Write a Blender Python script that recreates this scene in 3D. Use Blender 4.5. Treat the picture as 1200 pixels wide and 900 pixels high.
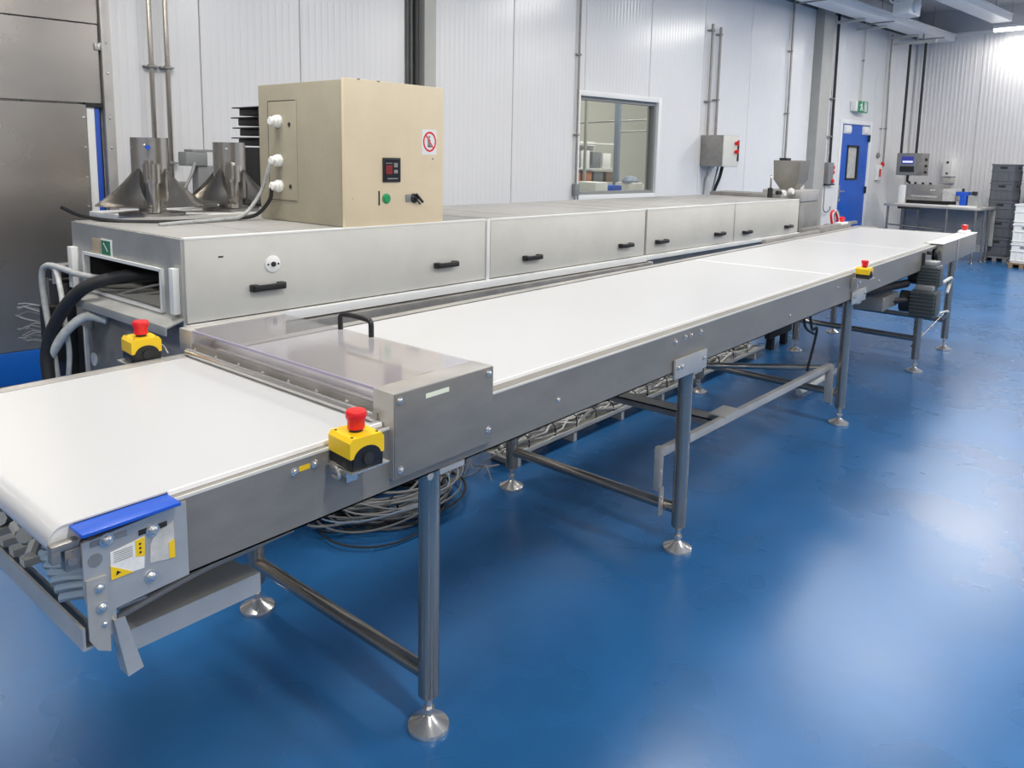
import bpy, bmesh, math, random
from mathutils import Vector, Matrix
from math import pi, sin, cos, radians
random.seed(7)
S = bpy.context.scene
COL = S.collection
for o in list(bpy.data.objects): bpy.data.objects.remove(o)

# ------------------------------------------------------------------ camera
YAW, PITCH, ROLL = .6991, -.1422, .0183
F = Vector((cos(YAW)*cos(PITCH), sin(YAW)*cos(PITCH), sin(PITCH)))
R0 = Vector((sin(YAW), -cos(YAW), 0)); U0 = R0.cross(F)
RV = cos(ROLL)*R0 + sin(ROLL)*U0; UV = cos(ROLL)*U0 - sin(ROLL)*R0
cam = bpy.data.cameras.new('camera'); co = bpy.data.objects.new('camera', cam); COL.objects.link(co)
co.matrix_world = Matrix(((RV.x, UV.x, -F.x, -.8695), (RV.y, UV.y, -F.y, -1.3575), (RV.z, UV.z, -F.z, 1.597), (0, 0, 0, 1)))
cam.sensor_width = 36; cam.lens = 912.17/1200*36; cam.shift_y = -(450-313.07)/1200; cam.clip_start = .02
S.camera = co
# ------------------------------------------------------------------ world, exposure
w = bpy.data.worlds.new('world'); S.world = w; w.use_nodes = True
w.node_tree.nodes['Background'].inputs[0].default_value = (1, .99, .97, 1)
w.node_tree.nodes['Background'].inputs[1].default_value = .3
vs = S.view_settings; vs.view_transform = 'Standard'; vs.look = 'None'; vs.gamma = 1; vs.exposure = 0.36
LAMP_W = 62.0      # watts of each ceiling tube
# ------------------------------------------------------------------ room frame (rotated a little against the conveyor)
WA = -.121
E1 = Vector((cos(WA), sin(WA), 0)); N1 = Vector((-sin(WA), cos(WA), 0))
ORI = Vector((0, 3.599, 0)) + N1*.9045
SF = 15.62; CEIL = 4.35
def W(s, d, z): return ORI + E1*s + N1*d + Vector((0, 0, z))

# ------------------------------------------------------------------ lights: rows of ceiling tubes
tube_pos = []
for s in (15.2, 11.6, 8.0, 4.4, .8, -2.8):
    for d in (-2.05, -5.6, -9.2):
        tube_pos.append((s, d - (.1 if s > 15 else .75)))

# ------------------------------------------------------------------ materials
M = {}
def mat(name, col, rough=.5, metal=0., noise=0., nscale=8., bump=0., bscale=40., coat=0., emit=None, spec=None, stretch=None, rvar=0., col2=None, trans=0.):
    m = bpy.data.materials.new(name); m.use_nodes = True; nt = m.node_tree; b = nt.nodes['Principled BSDF']
    b.inputs['Base Color'].default_value = (*col, 1); b.inputs['Roughness'].default_value = rough; b.inputs['Metallic'].default_value = metal
    b.inputs['Coat Weight'].default_value = coat
    if spec is not None: b.inputs['Specular IOR Level'].default_value = spec
    if emit: b.inputs['Emission Color'].default_value = (*emit[:3], 1); b.inputs['Emission Strength'].default_value = emit[3]
    if trans: b.inputs['Transmission Weight'].default_value = trans
    tc = nt.nodes.new('ShaderNodeTexCoord'); mp = nt.nodes.new('ShaderNodeMapping'); nt.links.new(tc.outputs['Object'], mp.inputs[0])
    if stretch: mp.inputs['Scale'].default_value = stretch
    if noise or rvar:
        n = nt.nodes.new('ShaderNodeTexNoise'); n.inputs['Scale'].default_value = nscale; n.inputs['Detail'].default_value = 3 if name in ('floor', 'belt') else 6; n.inputs['Roughness'].default_value = .65
        nt.links.new(mp.outputs[0], n.inputs['Vector'])
    if noise:
        mx = nt.nodes.new('ShaderNodeMix'); mx.data_type = 'RGBA'
        c2 = col2 or tuple(max(0, c*(1-noise)) for c in col)
        mx.inputs[6].default_value = (*c2, 1); mx.inputs[7].default_value = (*tuple(min(1, c*(1+noise*.5)) for c in col), 1)
        rp = nt.nodes.new('ShaderNodeMapRange'); rp.interpolation_type = 'SMOOTHSTEP'; rp.inputs[1].default_value = .22; rp.inputs[2].default_value = .78
        nt.links.new(n.outputs['Fac'], rp.inputs[0]); nt.links.new(rp.outputs[0], mx.inputs[0]); nt.links.new(mx.outputs[2], b.inputs['Base Color'])
    if rvar:
        r = nt.nodes.new('ShaderNodeMapRange'); r.interpolation_type = 'SMOOTHSTEP'; r.inputs[1].default_value = .2; r.inputs[2].default_value = .8
        r.inputs[3].default_value = max(.02, rough-rvar); r.inputs[4].default_value = rough+rvar
        nt.links.new(n.outputs['Fac'], r.inputs[0]); nt.links.new(r.outputs[0], b.inputs['Roughness'])
    if bump:
        n2 = nt.nodes.new('ShaderNodeTexNoise'); n2.inputs['Scale'].default_value = bscale; n2.inputs['Detail'].default_value = 0 if name == 'steel_wall' else 2
        nt.links.new(mp.outputs[0], n2.inputs['Vector'])
        bp = nt.nodes.new('ShaderNodeBump'); bp.inputs['Strength'].default_value = bump; bp.inputs['Distance'].default_value = .01
        nt.links.new(n2.outputs['Fac'], bp.inputs['Height']); nt.links.new(bp.outputs[0], b.inputs['Normal'])
    M[name] = m; return m
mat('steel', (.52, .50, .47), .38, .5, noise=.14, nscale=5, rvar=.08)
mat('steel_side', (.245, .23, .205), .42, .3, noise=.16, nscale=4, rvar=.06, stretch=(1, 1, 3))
mat('steel_tube', (.38, .35, .31), .19, .85)
mat('steel_bright', (.66, .64, .61), .22, .8)
mat('steel_dull', (.34, .325, .305), .45, .6, noise=.25, nscale=7, rvar=.1)
mat('steel_wall', (.47, .43, .385), .26, .85, noise=.1, nscale=.8, rvar=.04, bump=.5, bscale=.8)
mat('steel_end', (.40, .40, .385), .45, .2, noise=.2, nscale=5, rvar=.1)
mat('belt', (.54, .54, .545), .30, 0, noise=.03, nscale=.9)
mat('belt_edge', (.9, .9, .9), .35)
mat('floor', (.022, .125, .32), .28, 0, noise=.2, nscale=1.3, rvar=.03, bump=.05, bscale=14)
mat('panel_white', (.755, .75, .755), .22, 0, noise=.02, nscale=1.5)
mat('panel_far', (.78, .77, .775), .30, 0, noise=.03, nscale=1.5)
mat('ceiling', (.55, .55, .56), .6)
mat('trim_white', (.8, .8, .8), .35)
mat('pillar_grey', (.42, .415, .39), .45, noise=.08, nscale=4)
mat('pillar_dark', (.13, .135, .125), .5, noise=.3, nscale=6)
mat('paint_grey', (.64, .625, .575), .42, noise=.08, nscale=3)
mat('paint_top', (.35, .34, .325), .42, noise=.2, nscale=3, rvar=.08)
mat('paint_white', (.80, .80, .78), .4, noise=.05, nscale=5)
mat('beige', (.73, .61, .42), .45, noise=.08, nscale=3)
mat('beige_shaded', (.37, .335, .25), .48, noise=.1, nscale=4)  # darker copy of the cabinet beige, the side's shade put into the colour
mat('yellow', (.85, .55, .01), .38)
mat('red', (.75, .012, .015), .3)
mat('black', (.012, .012, .013), .4)
mat('black_soft', (.022, .022, .024), .6, noise=.3, nscale=9)
mat('dark', (.02, .02, .022), .7)
mat('white_plastic', (.82, .82, .8), .4)
mat('blue_plastic', (.012, .085, .50), .35)
mat('blue_paint', (.008, .10, .50), .35, noise=.12, nscale=3)
mat('blue_kerb', (.008, .12, .50), .3)
mat('grey_box', (.22, .23, .235), .5)
mat('grey_hose', (.42, .43, .43), .5, noise=.25, nscale=30)
mat('white_hose', (.66, .66, .63), .5, noise=.2, nscale=30)
mat('cable_grey', (.15, .155, .16), .5)
mat('cable_light', (.25, .25, .25), .5)
mat('cable_blue', (.22, .30, .40), .5)
mat('motor', (.06, .075, .08), .5, noise=.15, nscale=12)
mat('crate', (.115, .122, .14), .55, noise=.08, nscale=8)
mat('green', (.01, .30, .10), .4)
mat('sign_green', (.01, .26, .09), .4)
mat('display', (.015, .015, .02), .15)
mat('led_red', (.12, .006, .006), .4, emit=(1, .05, .03, .06))
mat('screen', (.02, .02, .12), .2, emit=(.05, .06, .35, .5))
mat('screen_white', (.5, .5, .6), .3, emit=(.6, .65, .9, .6))
mat('sticker_white', (.8, .79, .75), .5, noise=.15, nscale=40)
mat('sticker_grey', (.55, .54, .51), .45, noise=.3, nscale=30)
mat('sticker_brown', (.55, .43, .30), .5, noise=.3, nscale=60)
mat('sticker_green', (.03, .22, .11), .4, noise=.3, nscale=40)
mat('sticker_cream', (.78, .8, .62), .5)
mat('tube_glow', (1, 1, 1), .5, emit=(1, .99, .96, 5))
mat('lit_white', (.86, .86, .86), .35)
mat('room_beige', (.60, .585, .52), .6)
mat('bluegrey', (.22, .26, .33), .5)
mat('funnel_steel', (.48, .455, .42), .24, .9, noise=.1, nscale=6, rvar=.05)
mat('lid_edge', (.34, .31, .42), .3)
mat('orange', (.6, .25, .12), .5)
mat('brown', (.25, .17, .10), .6)
def clear(name, tint, refl, rough):
    m = bpy.data.materials.new(name); m.use_nodes = True; nt = m.node_tree; nt.nodes.remove(nt.nodes['Principled BSDF'])
    out = nt.nodes['Material Output']; tr = nt.nodes.new('ShaderNodeBsdfTransparent'); tr.inputs[0].default_value = (*tint, 1)
    gl = nt.nodes.new('ShaderNodeBsdfGlossy'); gl.inputs['Roughness'].default_value = rough; gl.inputs[0].default_value = (.9, .9, .92, 1)
    lw = nt.nodes.new('ShaderNodeLayerWeight'); lw.inputs[0].default_value = .5
    fr = nt.nodes.new('ShaderNodeMath'); fr.operation = 'POWER'; fr.inputs[1].default_value = 3.2; nt.links.new(lw.outputs['Facing'], fr.inputs[0])
    ma = nt.nodes.new('ShaderNodeMath'); ma.operation = 'MULTIPLY_ADD'; ma.inputs[1].default_value = .55; ma.inputs[2].default_value = refl; ma.use_clamp = True
    mx = nt.nodes.new('ShaderNodeMixShader'); nt.links.new(fr.outputs[0], ma.inputs[0]); nt.links.new(ma.outputs[0], mx.inputs[0])
    nt.links.new(tr.outputs[0], mx.inputs[1]); nt.links.new(gl.outputs[0], mx.inputs[2]); nt.links.new(mx.outputs[0], out.inputs[0]); M[name] = m
clear('acrylic', (.90, .89, .91), .07, .10)
clear('glass', (.86, .88, .86), .02, .03)
clear('film', (.86, .88, .9), .15, .2)

# ------------------------------------------------------------------ mesh helpers
def nb(): return bmesh.new()
def box(bm, x0, x1, y0, y1, z0, z1, bev=0, mi=0, rot=None, about=None):
    n0 = len(bm.faces)
    r = bmesh.ops.create_cube(bm, size=1)
    vv = r['verts']
    for v in vv: v.co = Vector(((x0+x1)/2+v.co.x*(x1-x0), (y0+y1)/2+v.co.y*(y1-y0), (z0+z1)/2+v.co.z*(z1-z0)))
    if rot is not None:
        c = Vector(about) if about else Vector(((x0+x1)/2, (y0+y1)/2, (z0+z1)/2))
        for v in vv: v.co = rot @ (v.co-c) + c
    if bev:
        es = list({e for v in vv for e in v.link_edges})
        bmesh.ops.bevel(bm, geom=es, offset=bev, segments=2, profile=.6, affect='EDGES')
    bm.faces.ensure_lookup_table()
    if mi:
        for f in bm.faces[n0:]: f.material_index = mi
    return bm
def ring(bm, c, ax, r, n, ph=0):
    ax = Vector(ax).normalized(); a = ax.orthogonal().normalized(); b = ax.cross(a)
    return [bm.verts.new(Vector(c)+a*(r*cos(2*pi*i/n+ph))+b*(r*sin(2*pi*i/n+ph))) for i in range(n)]
def loft(bm, rings, cap=True, mi=0):
    n = len(rings[0])
    for A, B in zip(rings, rings[1:]):
        for i in range(n):
            f = bm.faces.new((A[i], A[(i+1) % n], B[(i+1) % n], B[i])); f.material_index = mi; f.smooth = True
    if cap:
        f = bm.faces.new(rings[0][::-1]); f.material_index = mi
        f = bm.faces.new(rings[-1]); f.material_index = mi
def cyl(bm, p0, p1, r, n=20, r2=None, cap=True, mi=0):
    p0, p1 = Vector(p0), Vector(p1); ax = p1-p0
    loft(bm, [ring(bm, p0, ax, r, n), ring(bm, p1, ax, r if r2 is None else r2, n)], cap, mi); return bm
def lathe(bm, c, prof, ax=(0, 0, 1), n=28, cap=True, mi=0):
    c = Vector(c); ax = Vector(ax).normalized()
    loft(bm, [ring(bm, c+ax*h, ax, max(r, .0004), n) for r, h in prof], cap, mi); return bm
def smooth_path(pts, k=6):
    P = [Vector(p) for p in pts]
    if len(P) < 3: return P
    Q = [P[0]*2-P[1]]+P+[P[-1]*2-P[-2]]; out = []
    for i in range(1, len(Q)-2):
        for j in range(k):
            t = j/k; a, b, c, d = Q[i-1], Q[i], Q[i+1], Q[i+2]
            out.append(.5*((2*b)+(c-a)*t+(2*a-5*b+4*c-d)*t*t+(3*b-3*c+d-a)*t**3))
    out.append(P[-1]); return out
def tube(bm, pts, r, n=8, k=6, mi=0):
    P = smooth_path(pts, k) if k > 1 else [Vector(p) for p in pts]
    t = (P[1]-P[0]).normalized(); a = t.orthogonal().normalized(); rs = []
    for i, p in enumerate(P):
        t2 = (P[min(i+1, len(P)-1)]-P[max(i-1, 0)]).normalized()
        a = (a-t2*a.dot(t2)).normalized(); b = t2.cross(a)
        rs.append([bm.verts.new(p+a*(r*cos(2*pi*j/n))+b*(r*sin(2*pi*j/n))) for j in range(n)])
    loft(bm, rs, True, mi); return bm
def prism(bm, pts, axis, a, b, mi=0):
    # pts: 2D polygon, extruded along axis from a to b. axis 'y': pts (x,z); 'x': pts (y,z); 'z': pts (x,y)
    def mk(p, t): return {'y': (p[0], t, p[1]), 'x': (t, p[0], p[1]), 'z': (p[0], p[1], t)}[axis]
    A = [bm.verts.new(mk(p, a)) for p in pts]; B = [bm.verts.new(mk(p, b)) for p in pts]; n = len(pts)
    fs = [bm.faces.new(A[::-1]), bm.faces.new(B)]
    for i in range(n): fs.append(bm.faces.new((A[i], A[(i+1) % n], B[(i+1) % n], B[i])))
    for f in fs: f.material_index = mi
    return bm
def screw(bm, x, y, z, r=.0075, ax=(0, -1, 0), mi=0):
    lathe(bm, (x, y, z), [(r*1.5, 0), (r*1.5, r*.25), (r, r*.3), (r*.95, r*.8), (r*.5, r*1.1)], ax, 10, mi=mi)

def bolts(pts, parent, ax=(0, -1, 0), m='steel_bright', shear=None, name='bolt'):
    for (x, y, z, rr) in pts:
        b = nb(); screw(b, x, y, z, rr, ax); link(name, b, m, parent, shear=shear)
ORG = {}
def link(name, bm, m, parent=None, shear=None, org=None):
    """geometry is authored in its frame (world or room); the parent's origin is subtracted"""
    bmesh.ops.recalc_face_normals(bm, faces=bm.faces)
    if shear:
        k, x0 = shear
        for v in bm.verts: v.co.z += k*(v.co.x-x0)
    root = parent; off = Vector((0, 0, 0))
    while root is not None and root.parent is not None: root = root.parent
    if root is not None: off = ORG[root.name]
    elif org is not None: off = Vector(org)
    for v in bm.verts: v.co -= off
    me = bpy.data.meshes.new(name); bm.to_mesh(me); bm.free()
    for f in me.polygons: f.use_smooth = True
    me.set_sharp_from_angle(angle=radians(35))
    for x in (m if isinstance(m, (list, tuple)) else [m]): me.materials.append(M[x])
    o = bpy.data.objects.new(name, me); COL.objects.link(o)
    if parent is not None: o.parent = parent
    return o
def tag(o, label=None, cat=None, group=None, kind=None):
    if label: o['label'] = label
    if cat: o['category'] = cat
    if group: o['group'] = group
    if kind: o['kind'] = kind
    return o
def place(o, frame, org):
    if frame == 'room': o.location = W(*org); o.rotation_euler = (0, 0, WA)
    else: o.location = org
    ORG[o.name] = Vector(org)
def thing(name, label, cat, org, frame='world', group=None):
    o = bpy.data.objects.new(name, None); COL.objects.link(o); o.empty_display_size = .1
    place(o, frame, org); return tag(o, label, cat, group)
def solo(name, bm, m, label, cat, frame='world', group=None, kind=None):
    xs = [v.co for v in bm.verts]
    org = ((min(v.x for v in xs)+max(v.x for v in xs))/2, (min(v.y for v in xs)+max(v.y for v in xs))/2, min(v.z for v in xs))
    o = link(name, bm, m, org=org); place(o, frame, org); return tag(o, label, cat, group, kind)
def struct(name, bm, m, frame='room', parent=None):
    if parent is not None: return link(name, bm, m, parent)
    o = link(name, bm, m, org=(0, 0, 0)); place(o, frame, (0, 0, 0)); return tag(o, kind='structure')
def share(src, name, parent, delta):
    o = bpy.data.objects.new(name, src.data); COL.objects.link(o); o.parent = parent
    o.location = Vector(src.location)+Vector(delta); return o
def copy_tree(o, parent=None):
    c = o.copy(); COL.objects.link(c)
    if parent is not None: c.parent = parent
    for ch in list(o.children): copy_tree(ch, c)
    return c

# ================================================================== SETTING
DW0, DW1, DWZ = 12.69, 13.87, 2.25          # door opening
WN0, WN1, WNA, WNB = 6.24, 7.66, 1.17, 2.27  # window opening
LO, HI, BACK = -7.0, 7.0, -14.5
b = nb(); box(b, LO-.2, SF+.2, BACK-.2, .2, -.1, 0); struct('floor', b, 'floor')
b = nb(); box(b, LO-.2, SF+.2, BACK-.2, .2, CEIL, CEIL+.1); struct('ceiling', b, 'ceiling')
# left wall core with the two openings
b = nb()
box(b, LO, WN0, .02, .14, 0, CEIL); box(b, WN0, WN1, .02, .14, 0, WNA); box(b, WN0, WN1, .02, .14, WNB, CEIL)
box(b, WN1, DW0, .02, .14, 0, CEIL); box(b, DW0, DW1, .02, .14, DWZ, CEIL); box(b, DW1, SF+.14, .02, .14, 0, CEIL)
wl_ = struct('wall_left', b, 'panel_white')
def ribbed(width, z0, z1, pitch, depth, seam=.004):
    """one cladding sheet: x from 0 to width, face at y=0, shallow ribs standing out to -depth"""
    b = nb(); pr = [(seam, .02), (seam, .004), (seam+.004, 0)]
    n = max(1, int((width-.03)/pitch)); x = seam+.012
    for i in range(n):
        if x+pitch*.6 > width-seam-.01: break
        pr += [(x, 0), (x+pitch*.10, -depth), (x+pitch*.38, -depth), (x+pitch*.48, 0)]; x += pitch
    pr += [(width-seam-.004, 0), (width-seam, .004), (width-seam, .02)]
    A = [b.verts.new((p[0], p[1], z0)) for p in pr]; B = [b.verts.new((p[0], p[1], z1)) for p in pr]
    for i in range(len(pr)-1): b.faces.new((A[i], A[i+1], B[i+1], B[i]))
    return b
def flat_sheet_me(b, name, m, parent, loc):
    for f in b.faces: f.smooth = False
    me = bpy.data.meshes.new(name); b.to_mesh(me); b.free(); me.materials.append(M[m])
    o = bpy.data.objects.new(name, me); COL.objects.link(o); o.parent = parent; o.location = loc; return o
seams = [-6.06, -4.9, -3.74, -2.58, -1.42, -.26, .9, 2.07, 2.88, 4.05, 5.234, 6.32, 7.479, 8.6, 9.75, 10.9, 11.75, 12.62, 13.93, 14.8, 15.62]
for a, c in zip(seams, seams[1:]):
    spans = [(a, c, 0, CEIL)]
    if a < WN1 and c > WN0:
        spans = [(a, c, 0, WNA-.02), (a, c, WNB+.02, CEIL)]
        if a < WN0: spans.append((a, WN0-.01, WNA-.02, WNB+.02))
        if c > WN1: spans.append((WN1+.01, c, WNA-.02, WNB+.02))
    if a < DW1 and c > DW0: spans = [(a, c, DWZ+.02, CEIL), (a, DW0, 0, DWZ+.02), (DW1, c, 0, DWZ+.02)]
    for (p, q, z0, z1) in spans:
        if q-p > .01: flat_sheet_me(ribbed(q-p, z0, z1, .058, .0016), 'panel', 'panel_white', wl_, (p, 0, 0))
# far wall
b = nb(); box(b, SF+.02, SF+.14, BACK, .02, 0, CEIL); wf = struct('wall_far', b, 'panel_far')
for i in range(13):
    o = flat_sheet_me(ribbed(1.12, 0, 3.9, .07, .004), 'panel', 'panel_far', wf, (SF, -.02-1.12*i, 0)); o.rotation_euler = (0, 0, -pi/2)
b = nb(); box(b, SF-.05, SF, BACK, -.02, 3.9, 3.95); struct('trim_1', b, 'trim_white')
b = nb(); box(b, SF-.015, SF+.02, BACK, -.02, 3.95, CEIL); struct('trim_3', b, 'ceiling')
b = nb(); box(b, LO, SF+.14, BACK-.14, BACK, 0, CEIL); struct('wall_right', b, 'panel_white')
b = nb(); box(b, LO-.14, LO, BACK, .02, 0, CEIL); struct('wall_back', b, 'panel_white')
# brown grey angle running along the head of the left wall
b = nb(); box(b, 9.0, SF-.05, -.16, -.14, 3.93, 4.0); box(b, 9.0, SF-.05, -.16, -.004, 3.985, 4.0); box(b, 9, SF-.05, -.03, -.004, 3.9, 3.985)
struct('trim_2', b, 'pillar_dark')

# --- window in the left wall
b = nb()
for (x0, x1, z0, z1) in ((WN0-.06, WN0+.0, WNA-.08, WNB+.06), (WN1, WN1+.06, WNA-.08, WNB+.06), (WN0, WN1, WNA-.08, WNA), (WN0, WN1, WNB, WNB+.06)):
    box(b, x0, x1, -.022, .16, z0, z1, .004)
win = struct('window_1', b, 'trim_white')
b = nb()
for (x0, x1, z0, z1) in ((WN0, WN0+.035, WNA, WNB), (WN1-.035, WN1, WNA, WNB), (WN0+.035, WN1-.035, WNA, WNA+.035), (WN0+.035, WN1-.035, WNB-.04, WNB)):
    box(b, x0, x1, .02, .10, z0, z1)
o = link('window_frame', b, 'grey_box', win); tag(o, 'dark grey inner frame')
b = nb(); box(b, WN0+.03, WN1-.03, .055, .061, WNA+.03, WNB-.03); link('pane', b, 'glass', win)
# --- the room seen through the window
b = nb(); box(b, 5.0, 16.0, 4.5, 4.6, 0, 4.4); struct('wall_next_room', b, 'room_beige')
b = nb(); box(b, 16, 16.1, .16, 4.5, 0, 4.4); box(b, 5.0, 5.1, .16, 4.5, 0, 4.4); struct('wall_next_side', b, 'room_beige')
b = nb(); box(b, 5.0, 16.1, .16, 4.6, -.1, 0); struct('floor_next_room', b, 'grey_box')
b = nb(); box(b, 5.0, 16.1, .16, 4.6, 4.4, 4.5); struct('ceiling_next_room', b, 'ceiling')
la = bpy.data.lights.new('next_room_fill', 'AREA'); la.shape = 'RECTANGLE'; la.size = 6; la.size_y = .4; la.energy = 190; la.color = (1, .98, .94)  # unseen fill light, added to brighten the room behind the pane
lo = bpy.data.objects.new('next_room_fill', la); COL.objects.link(lo); lo.location = W(10, 1.6, 4.3); lo.rotation_euler = (0, 0, WA)
b = nb(); box(b, 9.36, 9.42, 2.0, 2.09, 0, 4.4, .01); solo('steel_column', b, 'bluegrey', 'blue grey column standing behind the window', 'column', 'room')
b = nb(); box(b, 8.60, 8.63, 2.0, 2.04, 0, 4.4); solo('steel_post', b, 'pillar_grey', 'thin grey post behind the left side of the window', 'post', 'room')
b = nb()
cyl(b, (8.5, 2.15, 2.10), (10.9, 2.15, 2.27), .014); cyl(b, (9.55, 2.15, 2.0), (10.5, 2.15, 2.06), .014); box(b, 10.46, 10.52, 2.1, 2.2, 2.02, 2.10)
solo('wall_pipe', b, 'steel_dull', 'grey pipes crossing high behind the window pane', 'pipe', 'room')
t = thing('wall_shelf', 'long white shelf unit with grey and brown boxes seen through the window', 'shelf', (9.0, 2.4, 1.2), 'room')
b = nb(); box(b, 8.7, 9.75, 2.4, 2.8, 1.80, 1.825); box(b, 8.7, 9.75, 2.4, 2.8, 1.40, 1.42); box(b, 8.7, 9.75, 2.82, 2.84, .3, 1.85); link('shelf_board', b, 'white_plastic', t)
for (x, m, h) in ((8.75, 'grey_box', .22), (8.98, 'white_plastic', .28), (9.25, 'grey_box', .26), (9.50, 'white_plastic', .24)):
    b = nb(); box(b, x, x+.2, 2.42, 2.72, 1.42, 1.42+h, .008); link('box', b, m, t)
for (x, m) in ((8.75, 'orange'), (9.02, 'orange'), (9.3, 'grey_box'), (9.6, 'brown')):
    b = nb(); box(b, x, x+.22, 2.42, 2.72, 1.2, 1.36, .008); link('box', b, m, t)
for (x0, x1, z1, m, lab) in ((8.28, 8.56, 1.24, 'white_plastic', 'white machine housing at the lower left behind the window'), (8.62, 9.10, 1.10, 'paint_white', 'white table machine with a blue cover behind the window'), (9.20, 9.40, 1.22, 'paint_grey', 'grey upright machine below the column behind the window'), (9.48, 9.98, 1.17, 'paint_white', 'wide white chest behind the window, right of the column')):
    t = thing('packing_machine', lab, 'machine', ((x0+x1)/2, 1.7, 0), 'room')
    b = nb(); box(b, x0, x1, 1.5, 1.9, .1, z1, .02); link('housing', b, m, t)
    b = nb(); box(b, x0+.04, x0+.12, 1.49, 1.5, .9, 1.02, .003); box(b, x1-.1, x1-.06, 1.49, 1.5, .85, 1.0, .003); link('control_panel', b, 'grey_box', t)
    b = nb(); box(b, x0+.02, x0+.08, 1.52, 1.58, 0, .1); box(b, x1-.08, x1-.02, 1.82, 1.88, 0, .1); box(b, x0+.02, x0+.08, 1.82, 1.88, 0, .1); box(b, x1-.08, x1-.02, 1.52, 1.58, 0, .1); link('foot', b, 'steel_dull', t)
    if x0 == 8.62:
        b = nb(); box(b, x0+.02, x0+.26, 1.5, 1.8, z1, z1+.09, .02); link('cover', b, 'blue_plastic', t)
b = nb(); lathe(b, (9.30, 1.68, 1.222), [(.13, 0), (.13, .03), (.09, .08), (.02, .10)])
solo('vacuum_hood', b, 'bluegrey', 'blue grey domed hood in front of the column behind the window', 'hood', 'room')

# --- door
b = nb(); box(b, DW0-.03, DW0+.05, -.02, .15, 0, DWZ+.05, .004); box(b, DW1-.05, DW1+.03, -.02, .15, 0, DWZ+.05, .004); box(b, DW0+.05, DW1-.05, -.02, .15, DWZ-.02, DWZ+.05, .004)
dr = struct('door_1', b, 'trim_white')
vx0, vx1, vz0, vz1 = 13.0, 13.45, 1.29, 1.88
b = nb(); x0, x1 = DW0+.05, DW1-.05
box(b, x0, vx0, .0, .05, .01, DWZ-.025); box(b, vx1, x1, .0, .05, .01, DWZ-.025); box(b, vx0, vx1, .0, .05, .01, vz0); box(b, vx0, vx1, .0, .05, vz1, DWZ-.025)
link('door_leaf', b, 'blue_paint', dr)
b = nb()
for (a0, a1, c0, c1) in ((vx0, vx0+.035, vz0, vz1), (vx1-.035, vx1, vz0, vz1), (vx0, vx1, vz0, vz0+.03), (vx0, vx1, vz1-.03, vz1)): box(b, a0, a1, -.012, .06, c0, c1)
tag(link('vision_frame', b, 'dark', dr), 'dark frame of the vision panel')
b = nb(); box(b, vx0+.03, vx1-.03, .02, .026, vz0+.02, vz1-.02); tag(link('pane', b, 'sticker_grey', dr), 'obscured pale vision panel')
for xa in (12.83, 13.55):
    b = nb(); box(b, xa, xa+.22, -.035, .0, DWZ-.16, DWZ-.07, .004); box(b, xa-.02, xa+.24, -.014, -.0, DWZ-.18, DWZ-.04); link('door_closer', b, 'white_plastic', dr)
b = nb(); box(b, 12.76, 12.81, -.01, 0, 1.0, 1.2); cyl(b, (12.785, 0, 1.1), (12.785, -.05, 1.1), .012); tube(b, [(12.785, -.05, 1.1), (12.84, -.055, 1.1), (12.9, -.05, 1.1)], .01); box(b, 12.77, 12.80, -.03, 0, .93, .98, .004)
link('door_handle', b, 'steel_bright', dr)
for z in (.35, 1.05, 1.95):
    b = nb(); cyl(b, (DW1-.055, -.02, z), (DW1-.055, -.02, z+.12), .016, 10); box(b, DW1-.07, DW1-.02, -.012, 0, z, z+.12); link('hinge', b, 'dark', dr)
# exit sign
t = thing('exit_sign', 'green running man exit sign on a white box above the blue door', 'sign', (13.3, -.1, 2.42), 'room')
b = nb(); box(b, 12.98, 13.24, -.10, -.006, 2.45, 2.61, .006); link('housing', b, 'white_plastic', t)
b = nb(); box(b, 13.060, 13.419, -.115, -.10, 2.425, 2.615, .002); link('sign_face', b, 'sign_green', t)
b = nb(); y0, y1 = -.118, -.115
prism(b, [(13.107, 2.455), (13.146, 2.455), (13.169, 2.50), (13.200, 2.455), (13.232, 2.455), (13.193, 2.53), (13.200, 2.56), (13.161, 2.57), (13.107, 2.55), (13.107, 2.53), (13.154, 2.54), (13.146, 2.51)], 'y', y0, y1)
lathe(b, (13.181, y1, 2.588), [(.014, 0), (.014, .003)], (0, -1, 0), 12)
for (a0, a1, c0, c1) in ((13.271, 13.372, 2.585, 2.60), (13.271, 13.290, 2.445, 2.585), (13.352, 13.372, 2.445, 2.585)): box(b, a0, a1, y0, y1, c0, c1)
box(b, 13.306, 13.337, y0, y1, 2.445, 2.57)
link('pictogram', b, 'trim_white', t)

# --- stainless cold room front at the far left, with the blue kerb below it
b = nb()
box(b, LO, 1.36, -.05, -.004, 1.90, 2.415); struct('wall_steel_front', b, 'steel_wall')
PAR = bpy.data.objects['wall_steel_front']
b = nb(); box(b, LO, 1.365, -.052, -.004, 2.425, CEIL); link('steel_panel', b, 'steel_wall', PAR)
b = nb(); box(b, LO, 1.262, -.055, -.004, .26, 1.885); link('steel_panel', b, 'steel_wall', PAR)
b = nb(); box(b, 1.372, 1.432, -.09, -.004, .1, CEIL, .003); link('steel_post', b, 'steel', PAR)
b = nb(); box(b, 1.262, 1.365, -.02, -.006, .26, 1.885); box(b, 1.262, 1.372, -.05, -.006, 1.87, 1.9); link('cover_strip', b, 'dark', PAR)
b = nb(); box(b, 1.270, 1.318, -.036, -.02, .3, 1.872, .003); tag(link('strip', b, 'white_plastic', PAR), 'white strip in the gap of the steel front')
b = nb(); box(b, 1.320, 1.352, -.032, -.02, .3, 1.872, .003); tag(link('strip', b, 'blue_plastic', PAR), 'blue strip in the gap of the steel front')
b = nb()
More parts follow.
